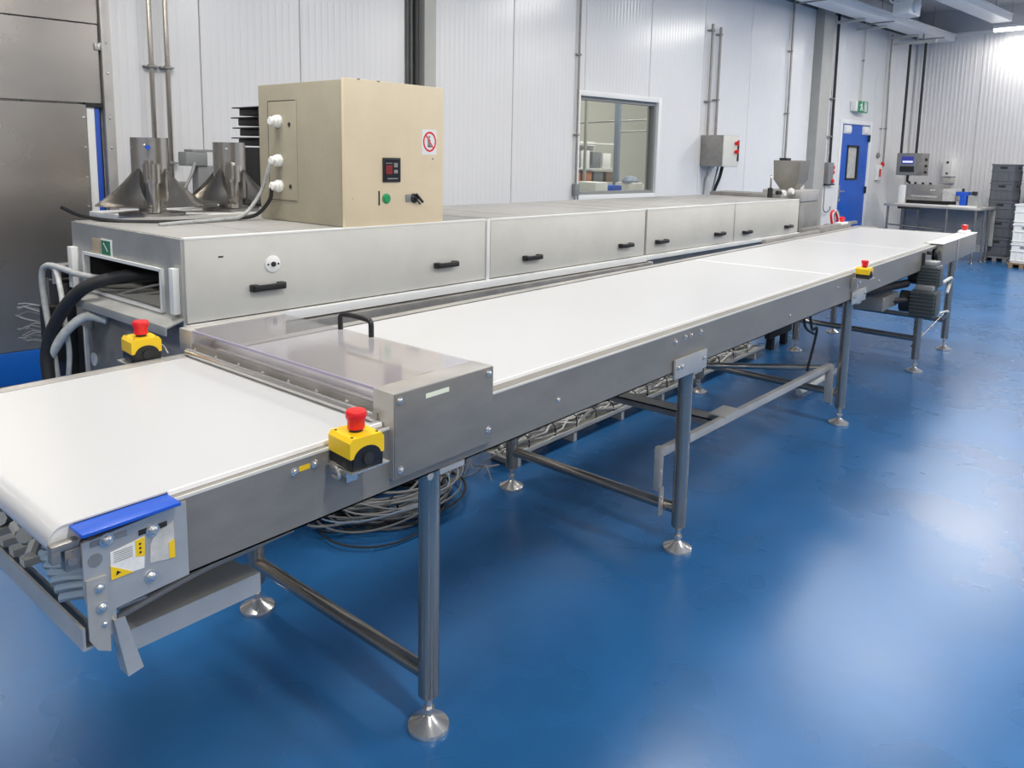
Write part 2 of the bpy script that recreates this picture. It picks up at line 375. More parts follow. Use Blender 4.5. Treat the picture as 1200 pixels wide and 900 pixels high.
for z in (.6, .8, 1.0, 1.2, 1.4, 1.6, 1.8): screw(b, 1.245, -.055, z, .006)
for z in (.5, .9, 1.3, 1.6, 1.8, 2.1, 2.3, 2.6): screw(b, 1.40, -.09, z, .006)
box(b, 1.335, 1.375, -.07, -.05, 2.25, 2.30, .004); link('screw', b, 'steel_bright', PAR)
b = nb(); box(b, LO, 1.43, -.075, -.004, .04, .256, .006); struct('baseboard_left', b, 'blue_kerb')
b = nb(); box(b, 1.432, 12.6, -.03, -.002, 0, .2, .006); struct('baseboard_left_long', b, 'trim_white')

# --- pillars
t = thing('steel_pillar', 'dark and light grey steel pillar on the wall behind the beige cabinet', 'pillar', (4.04, -.05, 0), 'room')
b = nb(); box(b, 3.905, 4.035, -.03, -.003, 0, CEIL); box(b, 3.93, 3.94, -.06, -.03, 0, CEIL); link('web', b, 'pillar_dark', t)
b = nb(); box(b, 4.035, 4.165, -.12, -.003, 0, CEIL, .004); link('flange', b, 'pillar_grey', t)
b = nb(); tube(b, [(3.985, -.045, 0), (3.985, -.045, 2.0), (3.98, -.045, CEIL)], .012, 8, 1); link('conduit', b, 'dark', t)
b = nb(); box(b, 11.56, 11.90, -.15, -.003, 0, CEIL, .006); solo('box_pillar', b, 'pillar_grey', 'pale grey square pillar left of the blue door', 'pillar', 'room')

# --- conduits with clamps
def conduit(pts, r, label, clamps=(), m='steel_dull', group=None, cm='steel_dull'):
    t = thing('wall_conduit', label, 'conduit', pts[0], 'room', group)
    b = nb(); tube(b, pts, r, 10, 1 if len(pts) < 3 else 5); link('conduit_tube', b, m, t)
    for (s, z) in clamps:
        b = nb(); lathe(b, (s, pts[0][1], z-.012), [(r*1.35, 0), (r*1.7, .006), (r*1.7, .018), (r*1.35, .024)], n=12)
        box(b, s-r*2.9, s+r*2.9, pts[0][1]-.004, -.002, z-.006, z+.006, .002)
        link('clamp', b, cm, t)
    return t
conduit([(1.70, -.05, 1.36), (1.70, -.05, CEIL)], .0165, 'left of two steel conduits rising from the junction box behind the funnels', ((1.70, 2.177), (1.70, 3.1), (1.70, 1.48)), 'steel_tube')
conduit([(1.81, -.05, 1.36), (1.81, -.05, CEIL)], .0165, 'right of two steel conduits rising from the junction box behind the funnels', ((1.81, 2.177), (1.81, 3.1), (1.81, 1.50)), 'steel_tube')
t = thing('junction_box', 'grey junction box with red and blue connectors below two conduits', 'electrical box', (1.78, -.06, 1.2), 'room')
b = nb(); box(b, 1.65, 1.90, -.11, -.003, 1.215, 1.365, .006); link('housing', b, 'grey_box', t)
for (x, z) in ((1.675, 1.342), (1.875, 1.342), (1.675, 1.237), (1.875, 1.237)):
    b = nb(); lathe(b, (x, -.11, z), [(.009, 0), (.009, .006)], (0, -1, 0), 12); link('cover_screw', b, 'steel_bright', t)
b = nb(); cyl(b, (1.74, -.11, 1.26), (1.79, -.13, 1.255), .014, 12); tag(link('connector', b, 'blue_plastic', t), 'blue connector')
b = nb(); cyl(b, (1.80, -.11, 1.26), (1.82, -.14, 1.255), .017, 12); tag(link('connector', b, 'red', t), 'red connector')
for x in (1.76, 1.80): 
    b = nb(); cyl(b, (x, -.06, 1.21), (x, -.06, 1.12), .011, 10); link('gland', b, 'white_plastic', t)
# conduit left of the window
t = conduit([(6.185, -.03, 1.27), (6.185, -.03, CEIL)], .013, 'thin grey conduit running up beside the window frame', ((6.185, 1.84), (6.185, 2.7), (6.185, 3.4)), 'steel_dull')
b = nb(); box(b, 6.15, 6.22, -.06, -.003, 1.17, 1.30, .008); cyl(b, (6.16, -.045, 1.1), (6.16, -.045, 1.17), .008, 8); cyl(b, (6.21, -.045, 1.12), (6.21, -.045, 1.17), .008, 8); link('switch_box', b, 'grey_box', t)
conduit([(8.70, -.05, 1.90), (8.70, -.05, 3.33)], .018, 'left of two conduits above the grey wall switch box', ((8.70, 2.35), (8.70, 3.25)))
conduit([(8.89, -.05, 1.90), (8.89, -.05, 3.31)], .018, 'right of two conduits above the grey wall switch box', ((8.89, 2.38), (8.89, 3.22)))
t = thing('switch_box', 'grey wall isolator box with red switches right of the window', 'electrical box', (8.9, -.1, 1.5), 'room')
b = nb(); box(b, 8.62, 9.0, -.34, -.003, 1.505, 1.91, .006); link('housing', b, 'steel_dull', t)
b = nb(); box(b, 8.62, 9.0, -.355, -.34, 1.51, 1.905, .003); link('door', b, 'paint_grey', t)
for z in (1.81, 1.70): 
    b = nb(); cyl(b, (8.90, -.355, z), (8.90, -.385, z), .025, 14); box(b, 8.89, 8.91, -.4, -.385, z-.03, z+.03, .003); tag(link('switch', b, 'red', t), 'red rotary switch')
b = nb(); box(b, 8.95, 8.98, -.365, -.355, 1.58, 1.85); link('hinge', b, 'dark', t)
b = nb(); tube(b, [(8.70, -.1, 1.505), (8.68, -.09, 1.40), (8.69, -.05, 1.30), (8.69, -.04, 1.0)], .014); link('cable', b, 'cable_light', t)
b = nb(); tube(b, [(8.84, -.15, 1.505), (8.83, -.09, 1.2), (8.82, -.04, .9)], .012); link('cable', b, 'cable_light', t)
b = nb(); tube(b, [(8.94, -.15, 1.505), (8.93, -.12, 1.35), (8.90, -.06, 1.15), (8.87, -.04, .9)], .022); tag(link('cable', b, 'black', t), 'black cable')
conduit([(10.82, -.04, 1.60), (10.80, -.04, CEIL)], .016, 'conduit dropping from the ceiling behind the far filling machine', ((10.81, 2.3), (10.80, 3.2)))
conduit([(12.28, -.05, 1.58), (12.24, -.05, 4.0)], .022, 'dark conduit to the switch left of the blue door', ((12.26, 2.0), (12.25, 2.6)), 'black_soft')
t = thing('door_switch', 'narrow grey switch box with red buttons left of the blue door', 'switch', (12.28, -.05, 1.2), 'room')
b = nb(); box(b, 12.18, 12.36, -.09, -.003, 1.23, 1.58, .006); link('housing', b, 'grey_box', t)
for (x, z) in ((12.10, 1.42), (12.47, 1.5), (12.47, 1.42), (12.33, 1.28)):
    b = nb(); lathe(b, (x, -.02 if x != 12.33 else -.09, z), [(.035, 0), (.035, .02), (.025, .03)], (0, -1, 0), 14); tag(link('button', b, 'red', t), 'red button')
conduit([(13.32, -.03, 2.61), (13.30, -.03, 3.92)], .010, 'thin white conduit rising from the exit sign', ((13.31, 3.3),), 'paint_grey')
conduit([(14.28, -.03, 1.75), (14.24, -.03, 3.9)], .010, 'thin pale conduit to the call point right of the blue door', ((14.26, 2.2),), 'paint_grey')
conduit([(14.46, -.03, 1.60), (14.46, -.03, 2.2), (14.40, -.03, 3.3), (14.40, -.03, 3.85)], .014, 'grey conduit to the red fire switch right of the blue door', ((14.46, 2.21),))
t = thing('fire_call_point', 'small white and red fire call point right of the blue door', 'switch', (14.35, -.04, 1.3), 'room')
b = nb(); box(b, 14.2, 14.36, -.06, -.003, 1.28, 1.55, .005); link('housing', b, 'white_plastic', t)
b = nb(); lathe(b, (14.46, -.01, 1.56), [(.045, 0), (.045, .03), (.02, .04)], (0, -1, 0), 14); link('bell', b, 'red', t)
b = nb(); lathe(b, (14.24, -.01, 1.72), [(.05, 0), (.05, .02), (.02, .04)], (0, -1, 0), 14); link('knob', b, 'grey_box', t)
b = nb(); box(b, 14.24, 14.32, -.065, -.06, 1.34, 1.48); tag(link('label_plate', b, 'red', t), 'red label plate')
# hook and squeegee by the door
t = thing('squeegee', 'thin hand squeegee hanging on the wall left of the blue door', 'cleaning tool', (12.25, -.04, .8), 'room')
b = nb(); box(b, 12.15, 12.50, -.06, -.03, 1.21, 1.235, .004); link('blade', b, 'black', t)
b = nb(); tube(b, [(12.17, -.05, 1.21), (12.17, -.05, 1.0), (12.18, -.05, .82), (12.28, -.05, .77), (12.4, -.05, .80), (12.42, -.05, .86)], .009); link('handle', b, 'steel_tube', t)
t = thing('grey_bucket', 'grey bucket holding red and white hoses beside the filling machine', 'bucket', (11.7, -.45, 0), 'room')
b = nb(); lathe(b, (11.72, -.5, 0), [(.15, 0), (.18, .6), (.185, .6), (.185, .62), (.16, .62), (.14, .05)]); link('bucket_body', b, 'grey_box', t)
for i, (c, m) in enumerate((('red', 'red'), ('white', 'white_plastic'), ('grey', 'cable_light'))):
    b = nb(); tube(b, [(11.62+.05*i, -.5, .5), (11.5+.05*i, -.5, .78), (11.60+.05*i, -.5, .84), (11.74+.03*i, -.5, .7), (11.8, -.5, .45)], .018); tag(link('hose', b, m, t), c+' hose')

# ================================================================== CEILING THINGS
t = thing('cable_trunking', 'long white ceiling trunking running above the left wall to the far corner', 'trunking', (12, -.5, 3.8), 'room')
b = nb(); box(b, 6.0, SF-.06, -.68, -.36, 3.80, 3.90, .006); link('trunking_body', b, 'lit_white', t)
b = nb(); box(b, 6.0, SF-.06, -.70, -.34, 3.90, 3.925, .004); link('lid', b, 'trim_white', t)
for s in (8.2, 10.4, 12.7, 14.9):
    b = nb(); cyl(b, (s, -.52, 3.92), (s, -.52, CEIL), .006, 8); box(b, s-.02, s+.02, -.72, -.32, 3.785, 3.80); link('hanger', b, 'steel_dull', t)
t = thing('cable_trunking', 'shorter white ceiling trunking hung further from the left wall, towards the tube lamp', 'trunking', (13, -1.75, 4), 'room')
b = nb(); box(b, 6.0, 15.0, -1.72, -1.42, 3.97, 4.07, .006); link('trunking_body', b, 'lit_white', t)
b = nb(); box(b, 6.0, 15.0, -1.74, -1.40, 4.07, 4.09, .004); link('lid', b, 'trim_white', t)
for s in (9.0, 11.8, 14.6):
    b = nb(); cyl(b, (s, -1.57, 4.09), (s, -1.57, CEIL), .006, 8); link('hanger', b, 'steel_dull', t)
for (s, lab) in ((13.0, 'short bracket from the wall to the trunking above the exit sign'), (14.25, 'short bracket to the trunking above the fire call point'), (12.15, 'short bracket to the trunking beside the square pillar')):
    b = nb(); box(b, s, s+.04, -.5, -.003, 3.76, 3.80); solo('trunking_bracket', b, 'paint_grey', lab, 'bracket', 'room')
t = thing('wall_bracket', 'strut bracket below the trunking end that carries two dark conduits', 'bracket', (14.3, -.5, 3.6), 'room')
b = nb(); box(b, 14.28, 14.34, -.80, -.1, 3.64, 3.69, .003); link('strut', b, 'paint_grey', t)
b = nb(); box(b, 14.3, 14.32, -.5, -.48, 3.69, 3.80); box(b, 14.3, 14.32, -.6, -.58, 3.69, 3.80); link('hanger', b, 'steel_dull', t)
t = thing('ceiling_camera', 'white boxy unit with a round lens hung beside the trunking', 'camera', (12, -.9, 3.8), 'room')
b = nb(); box(b, 11.95, 12.40, -1.22, -.98, 3.76, 4.02, .03); link('housing', b, 'white_plastic', t)
b = nb(); lathe(b, (12.15, -1.22, 3.88), [(.09, 0), (.10, .03), (.07, .06), (.03, .08)], (0, -1, 0), 18); link('dome', b, 'paint_white', t)
b = nb(); tube(b, [(11.95, -1.08, 3.93), (11.75, -1.05, 3.9), (11.7, -1.0, 4.05), (11.72, -1.0, CEIL)], .012); link('cable', b, 'white_plastic', t)
b = nb(); cyl(b, (12.15, -1.1, 4.02), (12.15, -1.1, CEIL), .012, 8); link('hanger', b, 'steel_dull', t)

proto = None
for i, (s, d) in enumerate(tube_pos):
    if proto is None:
        proto = thing('tube_lamp', 'bright white fluorescent tube lamp hung before the far wall, top right', 'lamp', (s, d, 3.86), 'room', 'tube lamps under the ceiling')
        b = nb(); box(b, s-.06, s+.06, d-.75, d+.75, 3.90, 3.95, .006); link('housing', b, 'trim_white', proto)
        b = nb()
        prism(b, [(s-.055, 3.90), (s+.055, 3.90), (s+.045, 3.865), (s, 3.85), (s-.045, 3.865)], 'y', d-.74, d+.74); link('diffuser', b, 'tube_glow', proto)
        for k in (-.5, .5):
            b = nb(); cyl(b, (s, d+k, 3.95), (s, d+k, CEIL), .004, 6); link('hanger', b, 'steel_dull', proto)
        c = proto
    else:
        c = copy_tree(proto); c.location = W(s, d, 3.86); c['label'] = 'fluorescent tube lamp hung from the ceiling outside the picture'
    l = bpy.data.lights.new('tube_light', 'AREA'); l.shape = 'RECTANGLE'; l.size = .14; l.size_y = 1.5; l.energy = LAMP_W*(.3 if s > 15 else 1.4 if s > 11 else .95); l.color = (1, .965, .90)
    lo = bpy.data.objects.new('tube_light', l); COL.objects.link(lo); lo.location = W(s, d, 3.84); lo.rotation_euler = (0, 0, WA)

# ================================================================== FAR END: screen, bench, crates
t = thing('control_screen', 'grey steel control box with a blue screen hung above the bench', 'control panel', (14.4, -.5, 1.36), 'room')
b = nb(); box(b, 14.3, 14.62, -.76, -.34, 1.38, 1.77, .01); link('housing', b, 'steel_dull', t)
b = nb(); box(b, 14.28, 14.30, -.68, -.335, 1.385, 1.765, .004); link('front_plate', b, 'grey_box', t)
b = nb(); box(b, 14.272, 14.28, -.62, -.42, 1.58, 1.71); link('screen', b, 'screen', t)
b = nb(); box(b, 14.268, 14.272, -.61, -.44, 1.60, 1.635); link('screen_text', b, 'screen_white', t)
b = nb(); box(b, 14.272, 14.28, -.64, -.40, 1.44, 1.54, .003); tag(link('keypad', b, 'dark', t), 'dark keypad')
for z in (1.66, 1.55, 1.44):
    b = nb(); lathe(b, (14.45, -.76, z), [(.025, 0), (.025, .02), (.01, .03)], (0, -1, 0), 12); link('knob', b, 'dark', t)
conduit([(14.31, -.386, 1.77), (14.31, -.386, 3.64)], .022, 'left of two dark conduits above the grey control screen', (), 'black_soft')
conduit([(14.31, -.64, 1.77), (14.31, -.64, 3.64)], .022, 'right of two dark conduits above the grey control screen', (), 'black_soft')
b = nb(); tube(b, [(14.4, -.5, 1.38), (14.4, -.5, 1.28), (14.35, -.56, 1.24), (14.35, -.56, 1.1)], .022); link('cable', b, 'black_soft', t)

t = thing('steel_bench', 'stainless work bench with tubular legs before the far wall', 'bench', (14, -1.2, 0), 'room')
b = nb(); box(b, 13.55, 14.37, -1.95, -.46, .865, .905, .006); link('bench_top', b, 'steel', t)
b = nb(); box(b, 14.34, 14.36, -1.95, -.46, .25, .86); link('back_panel', b, 'steel_end', t)
for (s, d) in ((13.6, -1.88), (13.6, -.52), (13.98, -1.9), (14.3, -1.88), (14.3, -.52), (13.62, -1.45), (14.2, -.8)):
    b = nb(); cyl(b, (s, d, .03), (s, d, .87), .019, 12); lathe(b, (s, d, 0), [(.035, 0), (.035, .012), (.012, .03)], n=12); link('leg', b, 'steel_tube', t)
b = nb(); cyl(b, (13.6, -1.0, .45), (14.3, -.55, .42), .014, 10); cyl(b, (13.62, -.52, .55), (13.62, -1.45, .52), .014, 10); link('stretcher', b, 'steel_tube', t)
b = nb(); box(b, 13.53, 13.56, -1.05, -.7, .83, .87, .003); link('drawer_handle', b, 'dark', t)
t = thing('sealing_machine', 'low stainless sealing machine standing on the work bench', 'machine', (13.8, -1, .905), 'room')
b = nb(); box(b, 13.80, 14.15, -1.30, -.71, .975, 1.24, .008); link('housing', b, 'steel_dull', t)
b = nb(); box(b, 13.78, 14.15, -.71, -.60, .92, 1.22, .01); link('side_cover', b, 'paint_white', t)
b = nb(); box(b, 13.78, 14.15, -1.50, -1.30, .98, 1.18, .01); link('side_cover', b, 'sticker_grey', t)
b = nb(); box(b, 13.85, 14.1, -1.42, -.65, .905, .975); link('base', b, 'black_soft', t)
for d in (-.82, -.94, -1.06):
    b = nb(); cyl(b, (13.9, d, 1.24), (13.9, d, 1.275), .02, 12); link('knob', b, 'dark', t)
b = nb(); box(b, 13.79, 13.80, -1.22, -.8, 1.03, 1.06); screw(b, 13.80, -1.12, 1.15, .012, (-1, 0, 0)); screw(b, 13.80, -1.16, 1.15, .012, (-1, 0, 0)); link('trim_strip', b, 'steel_bright', t)
b = nb(); cyl(b, (13.82, -1.36, .98), (13.82, -1.36, 1.10), .03, 12); cyl(b, (13.82, -1.42, .98), (13.82, -1.42, 1.06), .02, 12); link('roller', b, 'dark', t)
b = nb(); box(b, 13.57, 13.78, -1.44, -.62, .906, .918); box(b, 13.60, 13.74, -1.86, -1.46, .906, .93)
solo('white_board', b, 'white_plastic', 'white cutting boards lying along the front of the bench', 'board', 'room')
t = thing('tape_dispenser', 'blue and grey tape dispenser at the right end of the bench', 'dispenser', (13.8, -1.7, .906), 'room')
b = nb(); box(b, 13.66, 13.84, -1.70, -1.60, .906, 1.12, .01); box(b, 13.66, 13.84, -1.72, -1.54, 1.08, 1.15, .01); link('frame', b, 'blue_plastic', t)
b = nb(); prism(b, [(-1.90, .906), (-1.72, .906), (-1.72, 1.10), (-1.80, 1.10)], 'x', 13.68, 13.84); link('body', b, 'steel_end', t)
b = nb(); box(b, 13.70, 13.80, -1.82, -1.76, 1.10, 1.16, .004); cyl(b, (13.75, -1.62, 1.15), (13.75, -1.62, 1.20), .02, 10); link('knob', b, 'dark', t)
t = thing('soap_dispenser', 'white wall dispenser with a lower spout above the bench', 'dispenser', (15.5, -.8, 1.3), 'room')
b = nb(); box(b, 15.36, SF-.008, -.90, -.74, 1.36, 1.68, .015); link('housing', b, 'white_plastic', t)
b = nb(); box(b, 15.40, SF-.008, -.89, -.75, 1.24, 1.35, .01); link('spout', b, 'sticker_grey', t)
b = nb(); lathe(b, (15.36, -.82, 1.62), [(.022, 0), (.022, .006)], (-1, 0, 0), 14); lathe(b, (15.36, -.82, 1.42), [(.02, 0), (.02, .006)], (-1, 0, 0), 14); link('button', b, 'dark', t)
# crates
def crate(name, label, org, m, frame='room', sx=.4, sy=.36, h=.31):
    t = thing(name, label, 'crate', org, frame)
    s, d, z = org; b = nb(); x0, x1, y0, y1 = s-sx/2, s+sx/2, d-sy/2, d+sy/2
    tk = .012
    box(b, x0+.012, x1-.012, y0+.012, y1-.012, z+.003, z+.02)
    for (a0, a1, c0, c1) in ((x0+.01, x0+.01+tk, y0+.01, y1-.01), (x1-.01-tk, x1-.01, y0+.01, y1-.01), (x0+.01, x1-.01, y0+.01, y0+.01+tk), (x0+.01, x1-.01, y1-.01-tk, y1-.01)): box(b, a0, a1, c0, c1, z+.003, z+h-.01)
    for (z0, z1) in ((h-.03, h-.004), (h-.13, h-.12), (.03, .04)):
        for (a0, a1, c0, c1) in ((x0, x0+.02, y0, y1), (x1-.02, x1, y0, y1), (x0+.02, x1-.02, y0, y0+.02), (x0+.02, x1-.02, y1-.02, y1)): box(b, a0, a1, c0, c1, z+z0, z+z1)
    for k in range(5):
        y = y0+.02+k*(y1-y0-.04)/4; box(b, x0, x0+.015, y-.004, y+.004, z+.03, z+h-.13)
        x = x0+.02+k*(x1-x0-.04)/4; box(b, x-.004, x+.004, y0, y0+.015, z+.03, z+h-.13)
    link('crate_body', b, m, t)
    b = nb(); box(b, x0-.003, x0+.012, d-.05, d+.05, z+h-.075, z+h-.045, .004); box(b, s-.05, s+.05, y0-.003, y0+.012, z+h-.075, z+h-.045, .004); link('grip', b, 'dark' if m == 'crate' else 'grey_box', t)
    return t
def pallet(label, s, d, m='brown'):
    t = thing('pallet', label, 'pallet', (s, d, 0), 'room')
    b = nb()
    for k in (-1, 0, 1): box(b, s-.22, s+.22, d+.15*k-.03, d+.15*k+.03, .0, .06)
    link('block', b, m, t)
    b = nb(); box(b, s-.22, s+.22, d-.2, d+.2, .06, .08); link('deck', b, m, t)
pallet('low grey pallet under the left grey crate stack', 14.6, -1.99, 'grey_box')
names = ['bottom crate', 'second crate from the floor', 'middle crate', 'second crate from the top', 'top crate']
for i in range(5): crate('plastic_crate', 'dark grey crate, %s of the tall stack beside the bench' % names[i], (14.6, -1.99, .08+.305*i), 'crate')
pallet('low grey pallet under the rear grey crate stack', 14.85, -2.43, 'grey_box')
for i in range(5): crate('plastic_crate', 'dark grey crate, %s of the rear stack at right' % names[i], (14.85, -2.43, .08+.305*i), 'crate')
pallet('brown pallet under the white crate stack at the right edge', 13.9, -2.56)
names3 = ['bottom', 'middle', 'top']
for i in range(3): crate('plastic_crate', 'white plastic crate, %s one of the low stack at the right edge' % names3[i], (13.9, -2.56, .08+.305*i), 'paint_white')

# ================================================================== CONVEYOR
KC = (.002, -.5)       # the conveyor climbs a hair away from the camera
cv = thing('belt_conveyor', 'long stainless steel conveyor with a white belt on tubular legs', 'conveyor', (3.4, .47, 0))
XE = -.38; XF = 7.08; BY0, BY1 = .048, .905
def P(name, b, m, parent=None, lab=None, sh=True):
    o = link(name, b, m, parent or cv, shear=KC if sh else None)
    if lab: o['label'] = lab
    return o
# side frames: C profile with a narrow top flange
b = nb()
prism(b, [(-.22, .795), (6.0, .795), (6.0, .952), (-.22, .952)], 'y', 0, .004)
box(b, -.22, 6.0, 0, .045, .948, .952); box(b, -.22, 6.0, 0, .03, .795, .799)
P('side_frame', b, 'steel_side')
b = nb(); box(b, -.22, 6.0, -.001, .003, .9475, .9535); P('frame_edge', b, 'paint_grey')
b = nb(); box(b, XE, XF, .955, .959, .80, .962); box(b, XE, XF, .915, .959, .958, .962); box(b, XE, XF, .93, .959, .80, .804); P('side_frame', b, 'steel')
# tail end plate
b = nb()
prism(b, [(-.385, .925), (-.385, .835), (-.372, .76), (-.345, .745), (-.335, .75), (-.335, .79), (-.20, .797), (-.20, .943), (-.385, .93)], 'y', -.006, .0)
P('end_plate', b, 'steel')
b = nb(); prism(b, [(-.383, .862), (-.383, .752), (-.370, .728), (-.349, .716), (-.347, .80), (-.350, .860)], 'y', -.010, -.006); P('bracket_plate', b, 'steel_end')
bolts([(-.345, -.006, .923, .0085), (-.265, -.006, .911, .0085), (-.272, -.006, .824, .008), (-.362, -.010, .842, .006), (-.360, -.010, .805, .007), (-.357, -.010, .772, .004)], cv, shear=KC)
b = nb(); box(b, -.372, -.31, -.0072, -.0062, .918, .928, .0003)
P('slot', b, 'steel_dull')
b = nb(); box(b, -.290, -.238, -.0072, -.0062, .909, .919, .0003)
P('slot', b, 'dark', None, 'dark adjustment slot')
b = nb(); lathe(b, (-.365, -.0062, .893), [(.012, 0), (.012, .0008)], (0, -1, 0), 18)
P('plug', b, 'steel_dull')
# stickers
b = nb(); prism(b, [(-.341, .850), (-.283, .845), (-.279, .905), (-.340, .897)], 'y', -.0072, -.0062); st = P('sticker', b, 'sticker_white', None, 'white label with a yellow warning corner')
b = nb(); prism(b, [(-.341, .846), (-.302, .846), (-.341, .872)], 'y', -.0080, -.0072); prism(b, [(-.297, .872), (-.281, .868), (-.280, .904), (-.297, .902)], 'y', -.0080, -.0072); P('warning_field', b, 'yellow', st)
b = nb(); prism(b, [(-.333, .852), (-.324, .855), (-.331, .860)], 'y', -.0086, -.0080)
for k in range(3): lathe(b, (-.289, -.0080, .878+.008*k), [(.0022, 0), (.0022, .0005)], (0, -1, 0), 8)
P('symbol', b, 'black', st)
b = nb()
for k in range(6): box(b, -.335, -.302, -.0077, -.0072, .876+.0036*k, .8772+.0036*k)
P('print_lines', b, 'cable_light', st)
b = nb(); prism(b, [(-.272, .850), (-.226, .842), (-.226, .914), (-.262, .902), (-.270, .885)], 'y', -.0072, -.0062); st = P('sticker', b, 'sticker_grey', None, 'worn silver label with a yellow edge')
b = nb(); prism(b, [(-.237, .845), (-.226, .843), (-.226, .880), (-.237, .876)], 'y', -.0080, -.0072); P('warning_field', b, 'yellow', st)
# blue cover strip at the tail corner, near and far
b = nb(); box(b, -.392, -.22, -.028, .026, .949, .956, .002); P('corner_cover', b, 'blue_plastic', None, 'blue plastic cover strip')
b = nb(); box(b, -.40, -.26, .915, .965, .943, .963, .003); P('corner_cover', b, 'blue_plastic', None, 'blue plastic cover strip')
# roller and belts
b = nb(); cyl(b, (-.398, .028, .932), (-.398, .92, .932), .0262, 24); P('tail_roller', b, 'paint_white', sh=True)
b = nb(); box(b, -.410, -.375, .0, .024, .885, .925, .004); cyl(b, (-.40, -.006, .905), (-.40, .024, .905), .008, 12); box(b, -.43, -.385, .0, .02, .925, .938, .003); box(b, -.43, -.415, .0, .02, .905, .93, .003); P('bearing_block', b, 'steel_dull')
# infeed belt: loop profile in x,z
def belt(x0, x1, zt, zb, r0, r1, y0, y1, th=.003):
    b = nb(); pr = []
    for i in range(13):
        a = pi/2+pi*i/12; pr.append((x0+r0*cos(a), zt-r0+r0*sin(a)))
    for i in range(13):
        a = -pi/2+pi*i/12; pr.append((x1+r1*cos(a), zt-r1+r1*sin(a)))
    inn = []
    for i in range(13):
        a = pi/2+pi*i/12; inn.append((x0+(r0-th)*cos(a), zt-r0+(r0-th)*sin(a)))
    for i in range(13):
        a = -pi/2+pi*i/12; inn.append((x1+(r1-th)*cos(a), zt-r1+(r1-th)*sin(a)))
    n = len(pr); V = []
    for y in (y0, y1):
        V.append([b.verts.new((p[0], y, p[1])) for p in pr]); V.append([b.verts.new((p[0], y, p[1])) for p in inn])
    for i in range(n):
        j = (i+1) % n
        b.faces.new((V[0][i], V[0][j], V[2][j], V[2][i])); b.faces.new((V[1][i], V[1][j], V[3][j], V[3][i]))
        b.faces.new((V[0][i], V[0][j], V[1][j], V[1][i])); b.faces.new((V[2][i], V[2][j], V[3][j], V[3][i]))
    return b
P('belt', belt(-.398, .36, .9600, .9, .028, .028, .026, .915), 'belt', None, 'short white infeed belt')
P('belt', belt(.44, XF-.03, .960, .9, .03, .03, BY0, BY1), 'belt', None, 'long white main belt')
b = nb(); box(b, -.36, .33, .05, .9, .90, .93); box(b, .46, XF-.08, .06, .9, .905, .93); P('belt_bed', b, 'steel_dull')
b = nb(); box(b, .45, 5.95, .043, .047, .95, .962); box(b, -.22, .3, .021, .025, .95, .961); P('belt_guide', b, 'belt_edge')
# belt splice line
b = nb(); box(b, 3.6, 3.62, BY0+.01, BY1-.01, .9597, .9604); box(b, 5.35, 5.36, BY0+.01, BY1-.01, .9597, .9604); P('belt_splice', b, 'belt_edge')
# guard hood over the joint
b = nb()
box(b, .303, .655, -.016, .058, .825, 1.037, .002); P('guard_end_box', b, 'steel', None, 'closed steel end box of the guard')
b = nb(); box(b, .305, .653, -.0185, -.016, .827, 1.035, .0008); P('guard_end_plate', b, 'steel_side', None, 'screwed front plate of the guard')
bolts([(x, -.0185, z, .0065) for (x, z) in ((.320, 1.020), (.635, 1.022), (.635, .866), (.322, .848))], cv, name='screw')
b = nb(); box(b, .405, .485, -.0192, -.0185, 1.004, 1.016); P('paper_label', b, 'sticker_cream', None, 'blank cream paper label')
b = nb(); box(b, .312, .66, .955, 1.0, .88, 1.037, .002); box(b, .300, .322, .93, 1.0, .94, 1.037, .002); P('guard_end_box', b, 'steel')
b = nb(); box(b, .312, .655, .058, .955, 1.029, 1.035); box(b, .312, .318, .058, .955, .985, 1.029); P('guard_lid', b, 'acrylic', None, 'clear plastic guard lid')
lid = cv.children[-1]
b = nb(); tube(b, [(.648, .480, 1.034), (.648, .480, 1.070), (.648, .484, 1.080), (.648, .495, 1.085), (.648, .555, 1.087), (.648, .615, 1.085), (.648, .627, 1.080), (.648, .632, 1.070), (.648, .632, 1.034)], .0085, 12, 3); P('handle', b, 'black', lid, 'black bow handle')
b = nb(); box(b, .309, .3135, .058, .955, 1.030, 1.0365); P('lid_edge', b, 'lid_edge', lid)
b = nb(); box(b, .305, .314, .058, .955, .964, .998); P('guard_strip', b, 'steel_dull', None, 'screwed steel strip below the clear lid')
bolts([(.305, .16+.125*k, .982, .0045) for k in range(7)], cv, (-1, 0, 0), name='screw')
b = nb(); cyl(b, (.290, .04, .972), (.290, .93, .972), .012, 18); P('nip_roller', b, 'steel_bright')
b = nb(); box(b, .36, .44, .10, .9, .966, .972); cyl(b, (.40, .06, .968), (.40, .95, .968), .018, 16); P('transfer_roller', b, 'steel')
b = nb(); box(b, .56, .6, .08, .16, .966, 1.0, .002); P('inner_bracket', b, 'steel')
# frame bolts, yellow tags
bolts([(x, 0, z, rr) for (x, z, rr) in ((.04, .925, .0065), (.092, .927, .0065), (.974, .862, .006), (1.70, .915, .008), (1.779, .921, .007), (1.82, .921, .007), (1.906, .921, .008), (2.85, .845, .007), (4.35, .845, .007), (3.55, .90, .007), (3.95, .88, .007))], cv, shear=KC)
b = nb(); box(b, .052, .080, -.001, 0, .921, .932); P('tag', b, 'yellow', None, 'small yellow tag')
